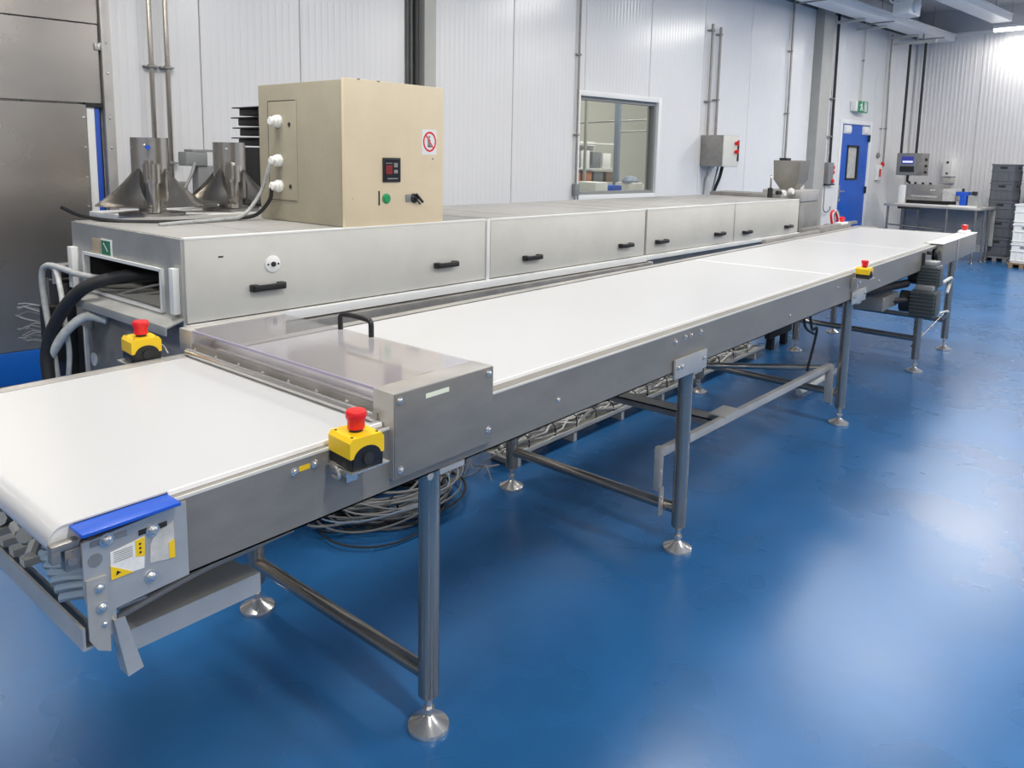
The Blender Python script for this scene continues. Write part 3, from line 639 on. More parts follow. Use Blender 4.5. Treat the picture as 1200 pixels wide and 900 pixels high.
# emergency stops
def estop(loc, label, rz=0, sc=1.0):
    x, y, z = loc; R = Matrix.Rotation(rz, 3, 'Z')
    def fin(b):
        for v in b.verts:
            v.co = R @ (v.co*sc) + Vector(loc)
        return b
    # lower black body; the yellow cover arches over it at the front
    b = nb(); box(b, -.036, .036, -.036, .036, 0, .030, .003)
    arc = [(-.033, 0)]+[(.030*cos(a), .018+.024*sin(a)) for a in [pi-pi*i/12 for i in range(13)]]+[(.033, 0)]
    prism(b, arc, 'y', -.0385, -.035)
    o = P('emergency_stop', fin(b), 'black', None, label)
    b = nb()
    arch = [(-.037, .022), (-.028, .022)]+[(.028*cos(a), .022+.020*sin(a)) for a in [pi-pi*i/12 for i in range(13)][1:-1]]+[(.028, .022), (.037, .022), (.037, .052), (.031, .060), (-.031, .060), (-.037, .052)]
    prism(b, arch, 'y', -.0375, -.031); prism(b, [(-.037, .022), (.037, .022), (.037, .052), (.031, .060), (-.031, .060), (-.037, .052)], 'y', -.031, .0375)
    P('cover', fin(b), 'yellow', o, 'yellow cover')
    b = nb(); lathe(b, (0, 0, .060), [(.013, 0), (.013, .006)], n=20); P('collar', fin(b), 'black', o)
    b = nb(); lathe(b, (0, 0, .066), [(.0165, 0), (.0165, .016), (.020, .022), (.020, .030), (.018, .034), (.009, .035)], n=26); P('push_button', fin(b), 'red', o, 'red mushroom button')
    b = nb(); cyl(b, (-.0, -.038, .018), (0, -.043, .018), .011, 16); cyl(b, (.0, -.043, .018), (0, -.0435, .018), .005, 10)
    P('knockout', fin(b), 'black_soft', o)
    b = nb(); 
    b.free()
    for sx in (-1, 1):
        for sy in (-1, 1):
            b = nb(); lathe(b, (sx*.027, sy*.028, .060), [(.003, 0), (.003, .0008)], n=8); P('cover_screw', fin(b), 'dark', o)
    return o
estop((.170, -.045, .922), 'emergency stop box with a red button at the near side', -.10, 1.17)
b = nb(); box(b, .120, .222, -.095, -.005, .918, .921); box(b, .13, .136, -.06, -.0, .90, .925); box(b, .17, .20, -.01, 0, .86, .914); tube(b, [(.125, -.02, .915), (.118, -.045, .92), (.118, -.05, .90), (.125, -.02, .895)], .004); P('stop_bracket', b, 'steel_bright')
estop((.185, 1.01, .957), 'emergency stop box with a red button on the far side', -.10, 1.18)
b = nb(); box(b, .13, .24, .95, 1.06, .950, .954); box(b, .17, .2, .957, .963, .88, .954); tube(b, [(.215, 1.02, .972), (.245, 1.04, .985), (.27, 1.05, .975), (.28, 1.04, .95)], .003); P('stop_bracket', b, 'steel')
estop((3.83, -.055, .93), 'emergency stop box under the belt edge further down', 0)
b = nb(); box(b, 3.77, 3.89, -.1, -.003, .926, .929); box(b, 3.77, 3.79, -.04, -.004, .87, .926); P('stop_bracket', b, 'steel_bright')
for (x, y, z) in ((6.75, .99, 1.0), (7.1, .03, .972)):
    b = nb(); box(b, x-.10, x+.08, y-.035, y+.035, z, z+.02, .004); o = P('emergency_stop', b, 'white_plastic', None, 'white stop box with a small red button')
    b = nb(); lathe(b, (x, y, z+.02), [(.017, 0), (.017, .015), (.027, .025), (.025, .045), (.01, .05)], n=18); P('push_button', b, 'red', o)
# far end bearing housing and raised back rail
b = nb(); box(b, 5.9, 7.25, -.045, .10, .79, .962, .004); P('head_box', b, 'steel_side', None, 'steel housing over the drive end')
b = nb(); box(b, 5.88, 7.25, -.05, .075, .962, .970, .003); P('head_cover', b, 'paint_white', None, 'pale cover on the drive end housing')
b = nb(); box(b, 6.43, 6.45, -.052, -.045, .70, .968); P('head_seam', b, 'steel_bright')
b = nb(); box(b, 7.09, 7.14, .105, .96, .80, .945); P('head_crossplate', b, 'steel_dull')
b = nb(); box(b, 4.9, 6.1, .965, 1.0, .88, .985, .003); box(b, 6.12, 6.95, .965, 1.0, .91, 1.01, .003); P('back_rail', b, 'steel_dull')
b = nb(); box(b, 5.75, 5.95, .0, .1, .80, .94, .01); cyl(b, (5.85, -.03, .88), (5.85, 0, .88), .04, 16); cyl(b, (5.6, -.03, .92), (5.6, 0, .92), .015, 10); box(b, 5.45, 5.47, -.02, 0, .76, .93); P('bearing_block', b, 'black_soft')

# legs with feet
def leg(x, y, ztop, label=None, r=.0295):
    b = nb(); cyl(b, (x, y, .105), (x, y, ztop), r, 28); lathe(b, (x, y, .098), [(r*.8, 0), (r, .008)], n=28)
    L = P('leg', b, 'steel_tube', None, label, sh=False)
    b = nb(); cyl(b, (x, y, .03), (x, y, .105), .0105, 14); lathe(b, (x, y, .052), [(.018, 0), (.018, .012)], n=6)
    lathe(b, (x, y, 0), [(.058, 0), (.060, .006), (.058, .013), (.040, .022), (.022, .032), (.012, .04)], n=32)
    P('foot', b, 'steel_bright', L, 'bright disc foot', sh=False); return L
pairs = [(.515, .083, .95), (1.895, .048, .945), (3.965, .06, 1.0), (5.62, .02, .945), (6.59, .012, .95)]
tops = [.80, .80, .81, .82, .80]
for (x, y0, y1), zt in zip(pairs, tops):
    leg(x, y0, zt); leg(x, y1, .82 if x < 1 else .80)
    z = {.515: .165, 1.895: .175, 3.965: .19, 5.62: .26, 6.59: .26}[x]
    b = nb(); cyl(b, (x, y0+.02, z), (x, y1-.02, z+.012), .0225, 20); P('cross_brace', b, 'steel_tube', sh=False)
b = nb(); box(b, .455, .585, .05, .115, .790, .812, .003); P('leg_plate', b, 'steel', sh=False)
b = nb(); box(b, .47, .56, -.003, .0, .785, .80); lathe(b, (.44, .02, .79), [(.012, 0), (.012, .02)], (0, -1, 0), 6); P('leg_plate', b, 'steel', sh=False)
# clamp plates where legs meet the frame
for (x, xa, xb) in ((1.895, 1.69, 1.95), (3.965, 3.80, 4.06)):
    b = nb(); box(b, xa, xb, -.012, -.002, .775, .852, .003); box(b, x-.04, x+.04, -.004, .03, .76, .80, .003); o = P('clamp_plate', b, 'steel', sh=False)
    b = nb()
    b.free(); bolts([(xx, -.012, .82, .0075) for xx in (xa+.02, xa+.05, xb-.03)], o)
# hanging cable bar between legs two and three
b = nb()
box(b, 1.845, 1.875, .118, .146, .245, .43, .002); box(b, 1.842, 1.878, .112, .116, .14, .26, .001)
P('hanger', b, 'steel', sh=False)
bolts([(1.86, .112 if z < .26 else .118, z, .003) for z in (.405, .33, .22, .17)], cv)
b = nb(); box(b, 1.875, 3.95, .118, .146, .388, .423, .002)
for v in b.verts: v.co.z -= .05*(v.co.x-1.86)/2.1
P('cable_bar', b, 'steel', sh=False)
b = nb(); box(b, 3.93, 3.955, .105, .15, .13, .37, .002); box(b, 3.925, 3.96, .10, .105, .12, .22, .001); P('hanger', b, 'steel', sh=False)
b = nb(); box(b, 2.46, 2.56, .17, .92, .372, .378); box(b, 2.46, 2.465, .17, .92, .345, .378); box(b, 2.555, 2.56, .17, .92, .345, .378); P('cable_shelf', b, 'steel_dull', sh=False)
b = nb(); box(b, 2.44, 2.60, .112, .20, .408, .415, .002); P('shelf_clamp', b, 'steel', sh=False)
b = nb(); cyl(b, (3.35, .95, .33), (3.85, .15, .36), .018, 14); P('cross_brace', b, 'steel_tube', sh=False)
# drive motors at the far end
def motor(x, y, z, s, label):
    b = nb(); box(b, x-s, x+s, y-s*.8, y+s*.8, z-s, z+s, .015)
    o = P('gear_motor', b, 'motor', None, label, sh=False)
    b = nb()
    for k in range(7):
        zz = z-s*.8+k*s*.265; box(b, x-s-.008, x+s+.008, y-s*.86, y+s*.8, zz, zz+s*.08)
    P('cooling_fins', b, 'motor', o, sh=False)
    b = nb(); box(b, x-s*.7, x+s*.9, y-s*.6, y+s*.6, z+s, z+s*1.35, .008); P('terminal_box', b, 'grey_box', o, sh=False)
    b = nb(); cyl(b, (x, y+s*.8, z), (x, y+s*1.6, z), s*.8, 20); P('flange', b, 'black_soft', o, sh=False)
    b = nb(); box(b, x-s*.75, x+s*.75, y-s*.92, y-s*.8, z-s*.75, z+s*.75, .006); P('fan_cover', b, 'motor', o, sh=False)
    return o
motor(5.52, -.05, .765, .085, 'upper dark grey gear motor')
motor(5.42, -.05, .575, .10, 'lower dark grey gear motor')
b = nb(); box(b, 4.9, 5.3, .1, .45, .56, .66, .01); P('gearbox', b, 'steel_dull', None, 'steel gearbox beside the lower motor', sh=False)
b = nb(); cyl(b, (4.3, .3, .70), (5.4, .08, .71), .03, 16); cyl(b, (4.5, .5, .62), (5.3, .05, .60), .02, 16); P('drive_shaft', b, 'black_soft', sh=False)
b = nb(); cyl(b, (4.0, .75, .70), (4.7, .5, .71), .028, 16); P('sleeve', b, 'white_plastic', sh=False)
b = nb(); cyl(b, (5.6, .05, .20), (6.5, .02, .33), .006, 10); P('tie_rod', b, 'steel_tube', sh=False)
b = nb(); tube(b, [(5.72, -.1, .70), (5.9, -.12, .72), (5.98, -.1, .66), (5.9, -.1, .60)], .012); tube(b, [(5.5, -.13, .5), (5.75, -.15, .48), (5.85, -.1, .40)], .008); P('motor_cable', b, 'white_hose', sh=False)
b = nb(); tube(b, [(3.7, .2, .78), (3.72, .18, .62), (3.78, .17, .60), (3.75, .2, .35)], .008); tube(b, [(3.62, .2, .78), (3.66, .2, .64), (3.76, .18, .58)], .008); P('hanging_cable', b, 'black', sh=False)
# tail underside: cross channel with cables, trough and angle
b = nb(); prism(b, [(-.392, .775), (-.387, .775), (-.387, .738), (-.350, .738), (-.350, .733), (-.392, .733)], 'y', -.004, .97); P('tail_channel', b, 'steel')
b = nb(); box(b, -.35, -.27, .02, .96, .77, .775); P('tail_shelf', b, 'steel_dull')
b = nb()
for k in range(9):
    y = .05+.035*k; x = -.42+.007*k
    tube(b, [(x+.035, y+.06, .785), (-.35, y+.03, .79+.002*(k % 3)), (-.30, y, .787), (-.22, y-.02, .79)], .0085, 8, 4)
P('tail_cables', b, 'cable_blue', None, 'blue grey hoses lying under the tail')
b = nb(); 
for k in range(10): cyl(b, (-.37+.01*(k % 3), .30+.06*k, .79+.02*(k % 2)), (-.35, .33+.06*k, .80), .012+.004*(k % 2), 8); box(b, -.385, -.35, .29+.06*k, .315+.06*k, .775, .79)
P('tail_fittings', b, 'steel_end')
b = nb(); prism(b, [(.06, .695), (.12, .695), (.12, .689), (.066, .689), (.066, .650), (.06, .650)], 'x', -.285, -.01); box(b, -.27, -.02, .12, .30, .689, .695); P('cable_trough', b, 'steel')
b = nb(); box(b, -.24, .1, .30, .304, .695, .775); box(b, -.25, -.03, .18, .21, .695, .73); P('trough_side', b, 'steel_end')
b = nb(); tube(b, [(-.3, .08, .72), (-.15, .09, .735), (-.02, .07, .76), (.1, .06, .785)], .007); tube(b, [(-.28, .12, .71), (-.1, .12, .72), (.1, .1, .74)], .007); P('trough_cable', b, 'cable_light')
b = nb()
prism(b, [(-.343, .773), (-.324, .772), (-.296, .660), (-.324, .655)], 'y', -.014, -.011); prism(b, [(-.343, .773), (-.339, .773), (-.320, .657), (-.324, .655)], 'y', -.011, .02)
P('angle_foot', b, 'steel')
b = nb(); tube(b, [(-.03, .31, .79), (-.01, .30, .74), (-.02, .29, .70)], .003); P('red_wire', b, 'red', None, 'thin red wire')
# underside of the frame: roller returns, longitudinal pipe
b = nb(); cyl(b, (.7, .25, .78), (5.5, .25, .78), .010, 10); cyl(b, (.7, .7, .79), (5.5, .7, .79), .008, 10); P('underside_pipe', b, 'white_hose')
b = nb()
for x in (1.2, 2.2, 3.0, 4.2, 5.0): cyl(b, (x, .03, .84), (x, .94, .84), .02, 14)
P('return_roller', b, 'steel_dull')

# ================================================================== COOLING TUNNEL
KT = (-.0065, 2.6)
tn = thing('cooling_tunnel', 'long pale grey cooling tunnel with hinged side panels behind the conveyor', 'tunnel', (3.5, 1.9, 0))
TY0, TY1 = 1.36, 2.33
def T(name, b, m, parent=None, lab=None):
    o = link(name, b, m, parent or tn, shear=KT)
    if lab: o['label'] = lab
    return o
secs = [(.5, 2.135, 1.265), (2.165, 3.75, 1.262), (3.765, 5.16, 1.262), (5.172, 6.60, 1.262)]
hz = [[.835, 1.83], [2.51, 3.49], [3.96, 4.88], [5.40, 6.33]]
HH = [1.055, 1.035, 1.03, 1.015]
for (x0, x1, zt), hs, hh in zip(secs, hz, HH):
    b = nb(); box(b, x0+.004, x1-.004, TY0+.012, TY1, zt-.006, zt, .002)
    for xx in (x0+.35, x1-.3): box(b, xx, xx+.003, TY0+.02, TY1-.02, zt, zt+.001)
    if x0 == .5:
        pass
    T('hood_top', b, 'paint_top')
    b = nb(); box(b, x0+.012, x1-.012, TY0+.01, TY0+.022, .955, zt-.006, 0)
    box(b, x0+.012, x1-.012, TY1-.02, TY1, .70, zt-.006); T('hood_wall', b, 'paint_grey')
    b = nb(); box(b, x0+.006, x1-.006, TY0-.012, TY0+.006, .950, zt-.004, .003); pan = T('side_panel', b, 'paint_grey')
    b = nb(); box(b, x0+.004, x1-.004, TY0-.014, TY0+.012, zt-.006, zt+.002, .001); T('panel_edge', b, 'paint_white')
    for h in hs:
        b = nb(); yb = TY0-.012
        box(b, h-.075, h-.045, yb-.028, yb, hh-.014, hh+.014, .004); box(b, h+.045, h+.075, yb-.028, yb, hh-.014, hh+.014, .004); box(b, h-.07, h+.07, yb-.036, yb-.020, hh-.012, hh+.012, .004)
        T('handle', b, 'black', pan, 'black bow handle')
b = nb(); box(b, 2.138, 2.162, TY0-.016, TY0+.02, .90, 1.262, .003); T('joint_post', b, 'paint_white')
b = nb(); box(b, .5, 3.76, TY0-.03, TY0+.01, .905, .945, .006); box(b, 3.76, 6.62, TY0-.03, TY0+.01, .912, .945, .006); T('white_sill', b, 'paint_white', None, 'white sill below the side panels')
b = nb(); box(b, .5, 3.78, TY0-.06, TY0-.02, .86, .90, .003); box(b, .5, 3.78, TY0-.02, TY0+.02, .72, .90); T('lower_rail', b, 'steel_dull')
b = nb(); box(b, .5, 3.70, TY0-.10, TY0-.062, .74, .852, .003); T('lower_rail', b, 'steel_end')
b = nb(); box(b, .9, 3.6, TY0-.104, TY0-.10, .835, .84); T('rail_edge', b, 'steel_bright')
b = nb(); box(b, 3.79, 6.65, TY0+.05, TY0+.08, .70, .90); T('lower_rail', b, 'steel_dull')
b = nb(); box(b, 3.775, 3.785, TY0-.06, TY0+.02, .78, .905); T('sill_end', b, 'paint_white')
b = nb(); lathe(b, (1.93, TY0-.104, .80), [(.045, 0), (.045, .006), (.04, .008)], (0, -1, 0), 24); fl = T('flange_disc', b, 'white_plastic')
b = nb(); lathe(b, (1.93, TY0-.112, .80), [(.010, 0), (.010, .006)], (0, -1, 0), 12); T('hole', b, 'dark', fl)
b = nb(); lathe(b, (.864, TY0-.012, 1.142), [(.034, 0), (.034, .006), (.031, .008)], (0, -1, 0), 28); fl = T('flange_disc', b, 'white_plastic', None, 'round white flange with a small dark centre')
b = nb(); lathe(b, (.864, TY0-.020, 1.142), [(.010, 0), (.010, .006)], (0, -1, 0), 14)
for sx in (-.023, .023): lathe(b, (.864+sx, TY0-.020, 1.142), [(.004, 0), (.004, .002)], (0, -1, 0), 10)
T('hole', b, 'dark', fl)
b = nb(); box(b, .635, .655, TY0-.0135, TY0-.012, 1.185, 1.191); T('slot', b, 'dark')
# end wall with the opening
ya, yb_, za, zb = 1.50, 2.19, .985, 1.13
b = nb()
box(b, .494, .506, TY0-.006, ya, .94, 1.262); box(b, .494, .506, yb_, TY1, .80, 1.262); box(b, .494, .506, ya, yb_, zb, 1.262); box(b, .494, .506, ya, yb_, .94, za)
T('end_wall', b, 'steel_end', None, 'bare steel end wall with the tunnel mouth')
b = nb()
for (c0, c1, d0, d1) in ((ya-.012, ya+.004, za-.01, zb+.012), (yb_-.004, yb_+.012, za-.01, zb+.012), (ya, yb_, zb, zb+.012), (ya, yb_, za-.012, za)): box(b, .482, .51, c0, c1, d0, d1)
T('mouth_frame', b, 'paint_white')
b = nb(); box(b, .506, 1.6, ya, ya+.004, za, zb); box(b, .506, 1.6, yb_-.004, yb_, za, zb); box(b, .506, 1.6, ya, yb_, zb-.004, zb); box(b, 1.6, 1.61, ya, yb_, za, zb); T('mouth_lining', b, 'dark')
b = nb(); box(b, .506, 1.6, ya, yb_, za-.004, za); T('tunnel_belt', b, 'paint_grey')
b = nb(); prism(b, [(.425, .950), (.494, .972), (.494, .966), (.425, .943)], 'y', 1.345, 2.20); box(b, .420, .426, 1.345, 2.20, .918, .952, .001); T('infeed_lip', b, 'steel_end', None, 'sloping steel lip below the mouth')
b = nb(); box(b, .47, .494, 1.372, 1.405, .985, 1.155, .002); T('hinge_strip', b, 'paint_white')
b = nb(); box(b, .465, .494, 2.27, 2.315, .975, 1.155, .002); T('hinge_strip', b, 'paint_white')
b = nb(); box(b, .492, .494, 2.035, 2.115, 1.148, 1.208, .0005); T('sticker', b, 'sticker_brown', None, 'faded brown picture sticker')
b = nb(); box(b, .490, .494, 1.925, 2.025, 1.140, 1.212, .0005); so = T('sticker', b, 'white_plastic', None, 'green sticker with a white border')
b = nb(); box(b, .4885, .490, 1.933, 2.017, 1.147, 1.206); T('sticker_field', b, 'sticker_green', so)
b = nb(); box(b, .4875, .4885, 1.95, 2.0, 1.176, 1.181, rot=Matrix.Rotation(.7, 3, 'X')); T('sticker_line', b, 'sticker_white', so)
b = nb(); box(b, .51, 2.0, 1.42, 2.33, .45, .93, .004); T('lower_body', b, 'steel_dull')
b = nb(); box(b, .497, .51, 2.28, 2.345, .30, .93, .002); T('corner_post', b, 'dark')
b = nb(); box(b, .495, .51, 2.255, 2.275, .30, .93, .002); lathe(b, (.509, 2.20, .66), [(.03, 0), (.03, .006)], (-1, 0, 0), 18); T('edge_strip', b, 'paint_white')
for x in (1.2, 3.3, 5.3, 6.4):
    for y in (1.5, 2.25):
        b = nb(); cyl(b, (x, y, .02), (x, y, .8), .025, 14); lathe(b, (x, y, 0), [(.045, 0), (.045, .01), (.015, .03)], n=18); T('leg', b, 'steel_tube')
b = nb(); box(b, .55, 6.5, 1.45, 2.3, .76, .80); T('under_tray', b, 'steel_dull')
# outfeed shelf past the far end
b = nb(); box(b, 6.62, 8.3, 1.05, 1.30, .84, .93, .003); box(b, 6.62, 8.3, 1.30, 1.34, .95, .98); T('outfeed_rail', b, 'steel_dull')
# white surface and rail at the back of the hood
t = thing('side_table', 'low white topped table behind the tunnel carrying the two funnels', 'table', (1.35, 2.85, 0))
b = nb(); box(b, .95, 1.9, 2.40, 3.3, 1.215, 1.245, .004); link('table_top', b, 'paint_white', t)
for (x, y) in ((1.0, 2.46), (1.85, 2.46), (1.0, 3.24), (1.85, 3.24)):
    b = nb(); box(b, x-.02, x+.02, y-.02, y+.02, 0, 1.215); link('leg', b, 'steel_dull', t)
# ---- funnels
def funnel(x, y, z, s, label, cat='funnel'):
    t = thing('steel_funnel', label, cat, (x, y, z))
    b = nb(); lathe(b, (x, y, z), [(.17*s, .0), (.17*s, .015), (.085*s, .02)], n=30); cyl(b, (x, y, z+.02), (x, y, z+.10*s), .07*s, 24); link('base_ring', b, 'steel_dull', t)
    b = nb(); lathe(b, (x, y, z+.08*s), [(.097*s, 0), (.097*s, .34*s), (.093*s, .34*s), (.093*s, .01)], n=36, cap=False); link('cylinder', b, 'funnel_steel', t)
    # four swept wing plates like a split cone
    for k in range(4):
        a0 = k*pi/2+.45; b = nb(); rows = []
        for i in range(7):
            u = i/6; rr = .097*s+(.19*s)*u**1.1; zz = z+(.055+.20*(1-u)**1.25)*s
            hw = .10+.62*u
            rows.append([b.verts.new((x+rr*cos(a0+hw*(j/4-1)), y+rr*sin(a0+hw*(j/4-1)), zz-.03*s*abs(j/4-1)*0)) for j in range(9)])
        for A, B in zip(rows, rows[1:]):
            for j in range(8): b.faces.new((A[j], A[j+1], B[j+1], B[j]))
        bmesh.ops.solidify(b, geom=b.faces[:], thickness=.004)
        link('wing_plate', b, 'funnel_steel', t)
    b = nb(); cyl(b, (x-.05*s, y-.12*s, z+.02), (x-.05*s, y-.12*s, z+.22*s), .034*s, 20); cyl(b, (x-.05*s, y-.12*s, z+.18*s), (x-.05*s, y-.12*s, z+.28*s), .044*s, 20); box(b, x-.085*s, x-.055*s, y-.16*s, y-.10*s, z+.20*s, z+.30*s, .003); link('outlet_pipe', b, 'funnel_steel', t)
    b = nb(); screw(b, x-.075*s, y-.097*s, z+.38*s, .006*s); box(b, x-.04*s, x-.01*s, y-.155*s, y-.145*s, z+.25*s, z+.28*s); link('bolt', b, 'steel_bright', t)
    return t
funnel(1.10, 2.85, 1.245, .98, 'stainless cylinder funnel with flared wings, left one behind the tunnel')
b = nb(); box(b, 1.04, 1.06, 2.755, 2.76, 1.60, 1.612); lathe(b, (1.045, 2.757, 1.606), [(.012, 0), (.012, .002)], (-.3, -1, 0), 14); f1 = bpy.data.objects['steel_funnel']
link('round_label', b, 'blue_plastic', f1)
t = funnel(1.62, 2.95, 1.245, .95, 'stainless cylinder funnel partly hidden by the beige cabinet')
# black machine with trays between the second funnel and the cabinet
t = thing('tray_stack_machine', 'black machine topped with stacked black trays left of the beige cabinet', 'machine', (2.05, 3.15, 0))
b = nb(); box(b, 1.94, 2.45, 3.05, 3.5, .6, 1.62, .01); link('body', b, 'black_soft', t)
b = nb(); box(b, 1.98, 2.4, 3.1, 3.4, 0, .6); link('base', b, 'black_soft', t)
for k in range(4):
    b = nb(); z = 1.63+.065*k; box(b, 1.95+.01*(k % 2), 2.45, 3.05, 3.4, z, z+.045, .006); box(b, 1.91+.01*(k % 2), 2.47, 3.02, 3.42, z+.045, z+.053, .002); link('tray', b, 'black', t)
b = nb(); cyl(b, (1.97, 3.02, 1.3), (1.97, 3.02, 1.5), .03, 14); cyl(b, (2.05, 3.02, 1.28), (2.05, 3.02, 1.55), .02, 14); link('rod', b, 'steel_dull', t)
t = thing('valve_block', 'grey valve block with a bent cable behind the second funnel', 'machine part', (1.55, 3.3, 1.245))
b = nb(); box(b, 1.48, 1.62, 3.2, 3.3, 1.50, 1.585, .008); box(b, 1.52, 1.74, 3.2, 3.3, 1.585, 1.60, .003); box(b, 1.56, 1.68, 3.21, 3.29, 1.245, 1.50, .004); link('body', b, 'grey_box', t)
b = nb(); tube(b, [(1.53, 3.19, 1.52), (1.49, 3.17, 1.44), (1.42, 3.15, 1.33), (1.40, 3.13, 1.26)], .010); link('cable', b, 'cable_light', t)
# wires lying on the hood
b = nb(); tube(b, [(.50, 2.44, 1.33), (.54, 2.30, 1.296), (.62, 2.12, 1.283), (.78, 1.98, 1.283), (.95, 1.95, 1.284), (1.08, 1.97, 1.284), (1.16, 1.93, 1.30), (1.19, 1.865, 1.37), (1.19, 1.84, 1.43), (1.225, 1.83, 1.435)], .009)
solo('power_cable', b, 'black', 'black cable lying across the tunnel hood to the lowest cabinet gland', 'cable')
b = nb(); tube(b, [(.66, 1.86, 1.283), (.82, 1.90, 1.285), (.97, 1.92, 1.287), (1.09, 1.93, 1.30), (1.17, 1.91, 1.40), (1.18, 1.86, 1.50), (1.19, 1.84, 1.545), (1.225, 1.83, 1.55)], .009)
solo('power_cable', b, 'grey_hose', 'pale grey cable lying across the tunnel hood to the middle cabinet gland', 'cable')

# ================================================================== BEIGE CABINET
CZ = 1.2755
t = thing('control_cabinet', 'large beige control cabinet standing on the tunnel hood', 'cabinet', (1.57, 1.6, CZ))
cb = t
def Cb(name, b, m, parent=None, lab=None):
    o = link(name, b, m, parent or cb)
    if lab: o['label'] = lab
    return o
bx0, bx1, by0, by1, bz1 = 1.235, 1.815, 1.372, 2.01, 1.905
b = nb(); box(b, bx0, bx1, by0, by1, CZ, bz1, .004); Cb('body', b, 'beige_shaded')
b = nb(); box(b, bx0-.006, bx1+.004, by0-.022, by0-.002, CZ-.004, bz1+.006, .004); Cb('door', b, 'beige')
dr_ = cb.children[-1]
b = nb(); box(b, bx0-.003, bx0, 1.70, 1.93, 1.365, 1.83, .001); gp = Cb('gland_plate', b, 'beige_shaded')
b = nb(); box(b, bx0-.0036, bx0-.003, 1.705, 1.925, 1.827, 1.830); box(b, bx0-.0036, bx0-.003, 1.925, 1.928, 1.37, 1.828); box(b, bx0-.0036, bx0-.003, 1.705, 1.925, 1.37, 1.373); Cb('plate_gap', b, 'dark', gp)
for z in (1.735, 1.555, 1.437):
    b = nb(); lathe(b, (bx0-.003, 1.84, z), [(.030, 0), (.030, .012), (.026, .014), (.026, .024), (.020, .028), (.020, .045), (.015, .05)], (-1, 0, 0), 12); Cb('cable_gland', b, 'white_plastic', gp)
b = nb()
for z in (1.72, 1.437): lathe(b, (bx0-.003, 1.755, z), [(.010, 0), (.010, .002)], (-1, 0, 0), 12)
Cb('hole', b, 'dark', gp)
yd = by0-.022
b = nb(); box(b, 1.437, 1.54, yd-.008, yd, 1.468, 1.578, .003); Cb('display_frame', b, 'black'); df = cb.children[-1]
b = nb(); box(b, 1.445, 1.532, yd-.0095, yd-.008, 1.476, 1.570); Cb('display_glass', b, 'display', df)
b = nb(); box(b, 1.450, 1.488, yd-.011, yd-.0095, 1.505, 1.545); Cb('digits', b, 'led_red', df)
b = nb(); box(b, 1.498, 1.52, yd-.0105, yd-.0095, 1.535, 1.555, .001); box(b, 1.498, 1.52, yd-.0105, yd-.0095, 1.508, 1.524, .001); box(b, 1.46, 1.52, yd-.0103, yd-.0095, 1.482, 1.487); box(b, 1.45, 1.49, yd-.0103, yd-.0095, 1.552, 1.555); Cb('key', b, 'cable_light', df)
b = nb(); box(b, 1.413, 1.421, yd-.0012, yd, 1.365, 1.430); Cb('label_strip', b, 'black')
b = nb(); lathe(b, (1.458, yd, 1.395), [(.0225, 0), (.0225, .005), (.017, .008), (.017, .012)], (0, -1, 0), 24); Cb('push_button', b, 'green', None, 'green push button')
b = nb(); box(b, 1.575, 1.61, yd-.006, yd, 1.375, 1.41, .003); Cb('switch_base', b, 'grey_box'); sb = cb.children[-1]
b = nb(); lathe(b, (1.625, yd, 1.392), [(.022, 0), (.022, .01), (.015, .016)], (0, -1, 0), 18); box(b, 1.615, 1.675, yd-.026, yd-.014, 1.387, 1.397, .003, rot=Matrix.Rotation(.75, 3, 'Y')); box(b, 1.605, 1.66, yd-.022, yd-.014, 1.378, 1.386, .003, rot=Matrix.Rotation(.75, 3, 'Y')); Cb('switch_handle', b, 'black', sb)
b = nb(); box(b, 1.678, 1.772, yd-.001, yd, 1.595, 1.712); sg = Cb('prohibition_sign', b, 'trim_white', None, 'white sign with a red crossed circle')
b = nb()
n = 32; cx, cz = 1.727, 1.655
A = [[b.verts.new((cx+r*cos(2*pi*i/n), y, cz+r*1.12*sin(2*pi*i/n))) for i in range(n)] for (r, y) in ((.042, yd-.001), (.042, yd-.0022), (.0345, yd-.0022), (.0345, yd-.001))]
for k in range(4):
    for i in range(n): b.faces.new((A[k][i], A[k][(i+1) % n], A[(k+1) % 4][(i+1) % n], A[(k+1) % 4][i]))
Cb('red_ring', b, 'red', sg)
b = nb(); box(b, cx-.037, cx+.037, yd-.0030, yd-.0024, cz-.003, cz+.003, rot=Matrix.Rotation(.9, 3, 'Y')); Cb('red_bar', b, 'red', sg)
b = nb(); box(b, cx-.012, cx+.004, yd-.0022, yd-.001, cz-.022, cz+.012, .0002); box(b, cx-.012, cx+.014, yd-.0022, yd-.001, cz-.026, cz-.018); lathe(b, (cx-.002, yd-.001, cz+.022), [(.006, 0), (.006, .0012)], (0, -1, 0), 12); Cb('symbol', b, 'cable_light', sg)
b = nb(); lathe(b, (1.748, yd, 1.575), [(.004, 0), (.004, .002)], (0, -1, 0), 10); lathe(b, (1.27, yd, 1.4), [(.002, 0), (.002, .002)], (0, -1, 0), 8)
for (x, z) in ((1.30, bz1+.0055), (1.41, bz1+.0055)): box(b, x, x+.015, yd-.001, yd+.002, z-.004, z+.001)
Cb('paint_chip', b, 'brown')

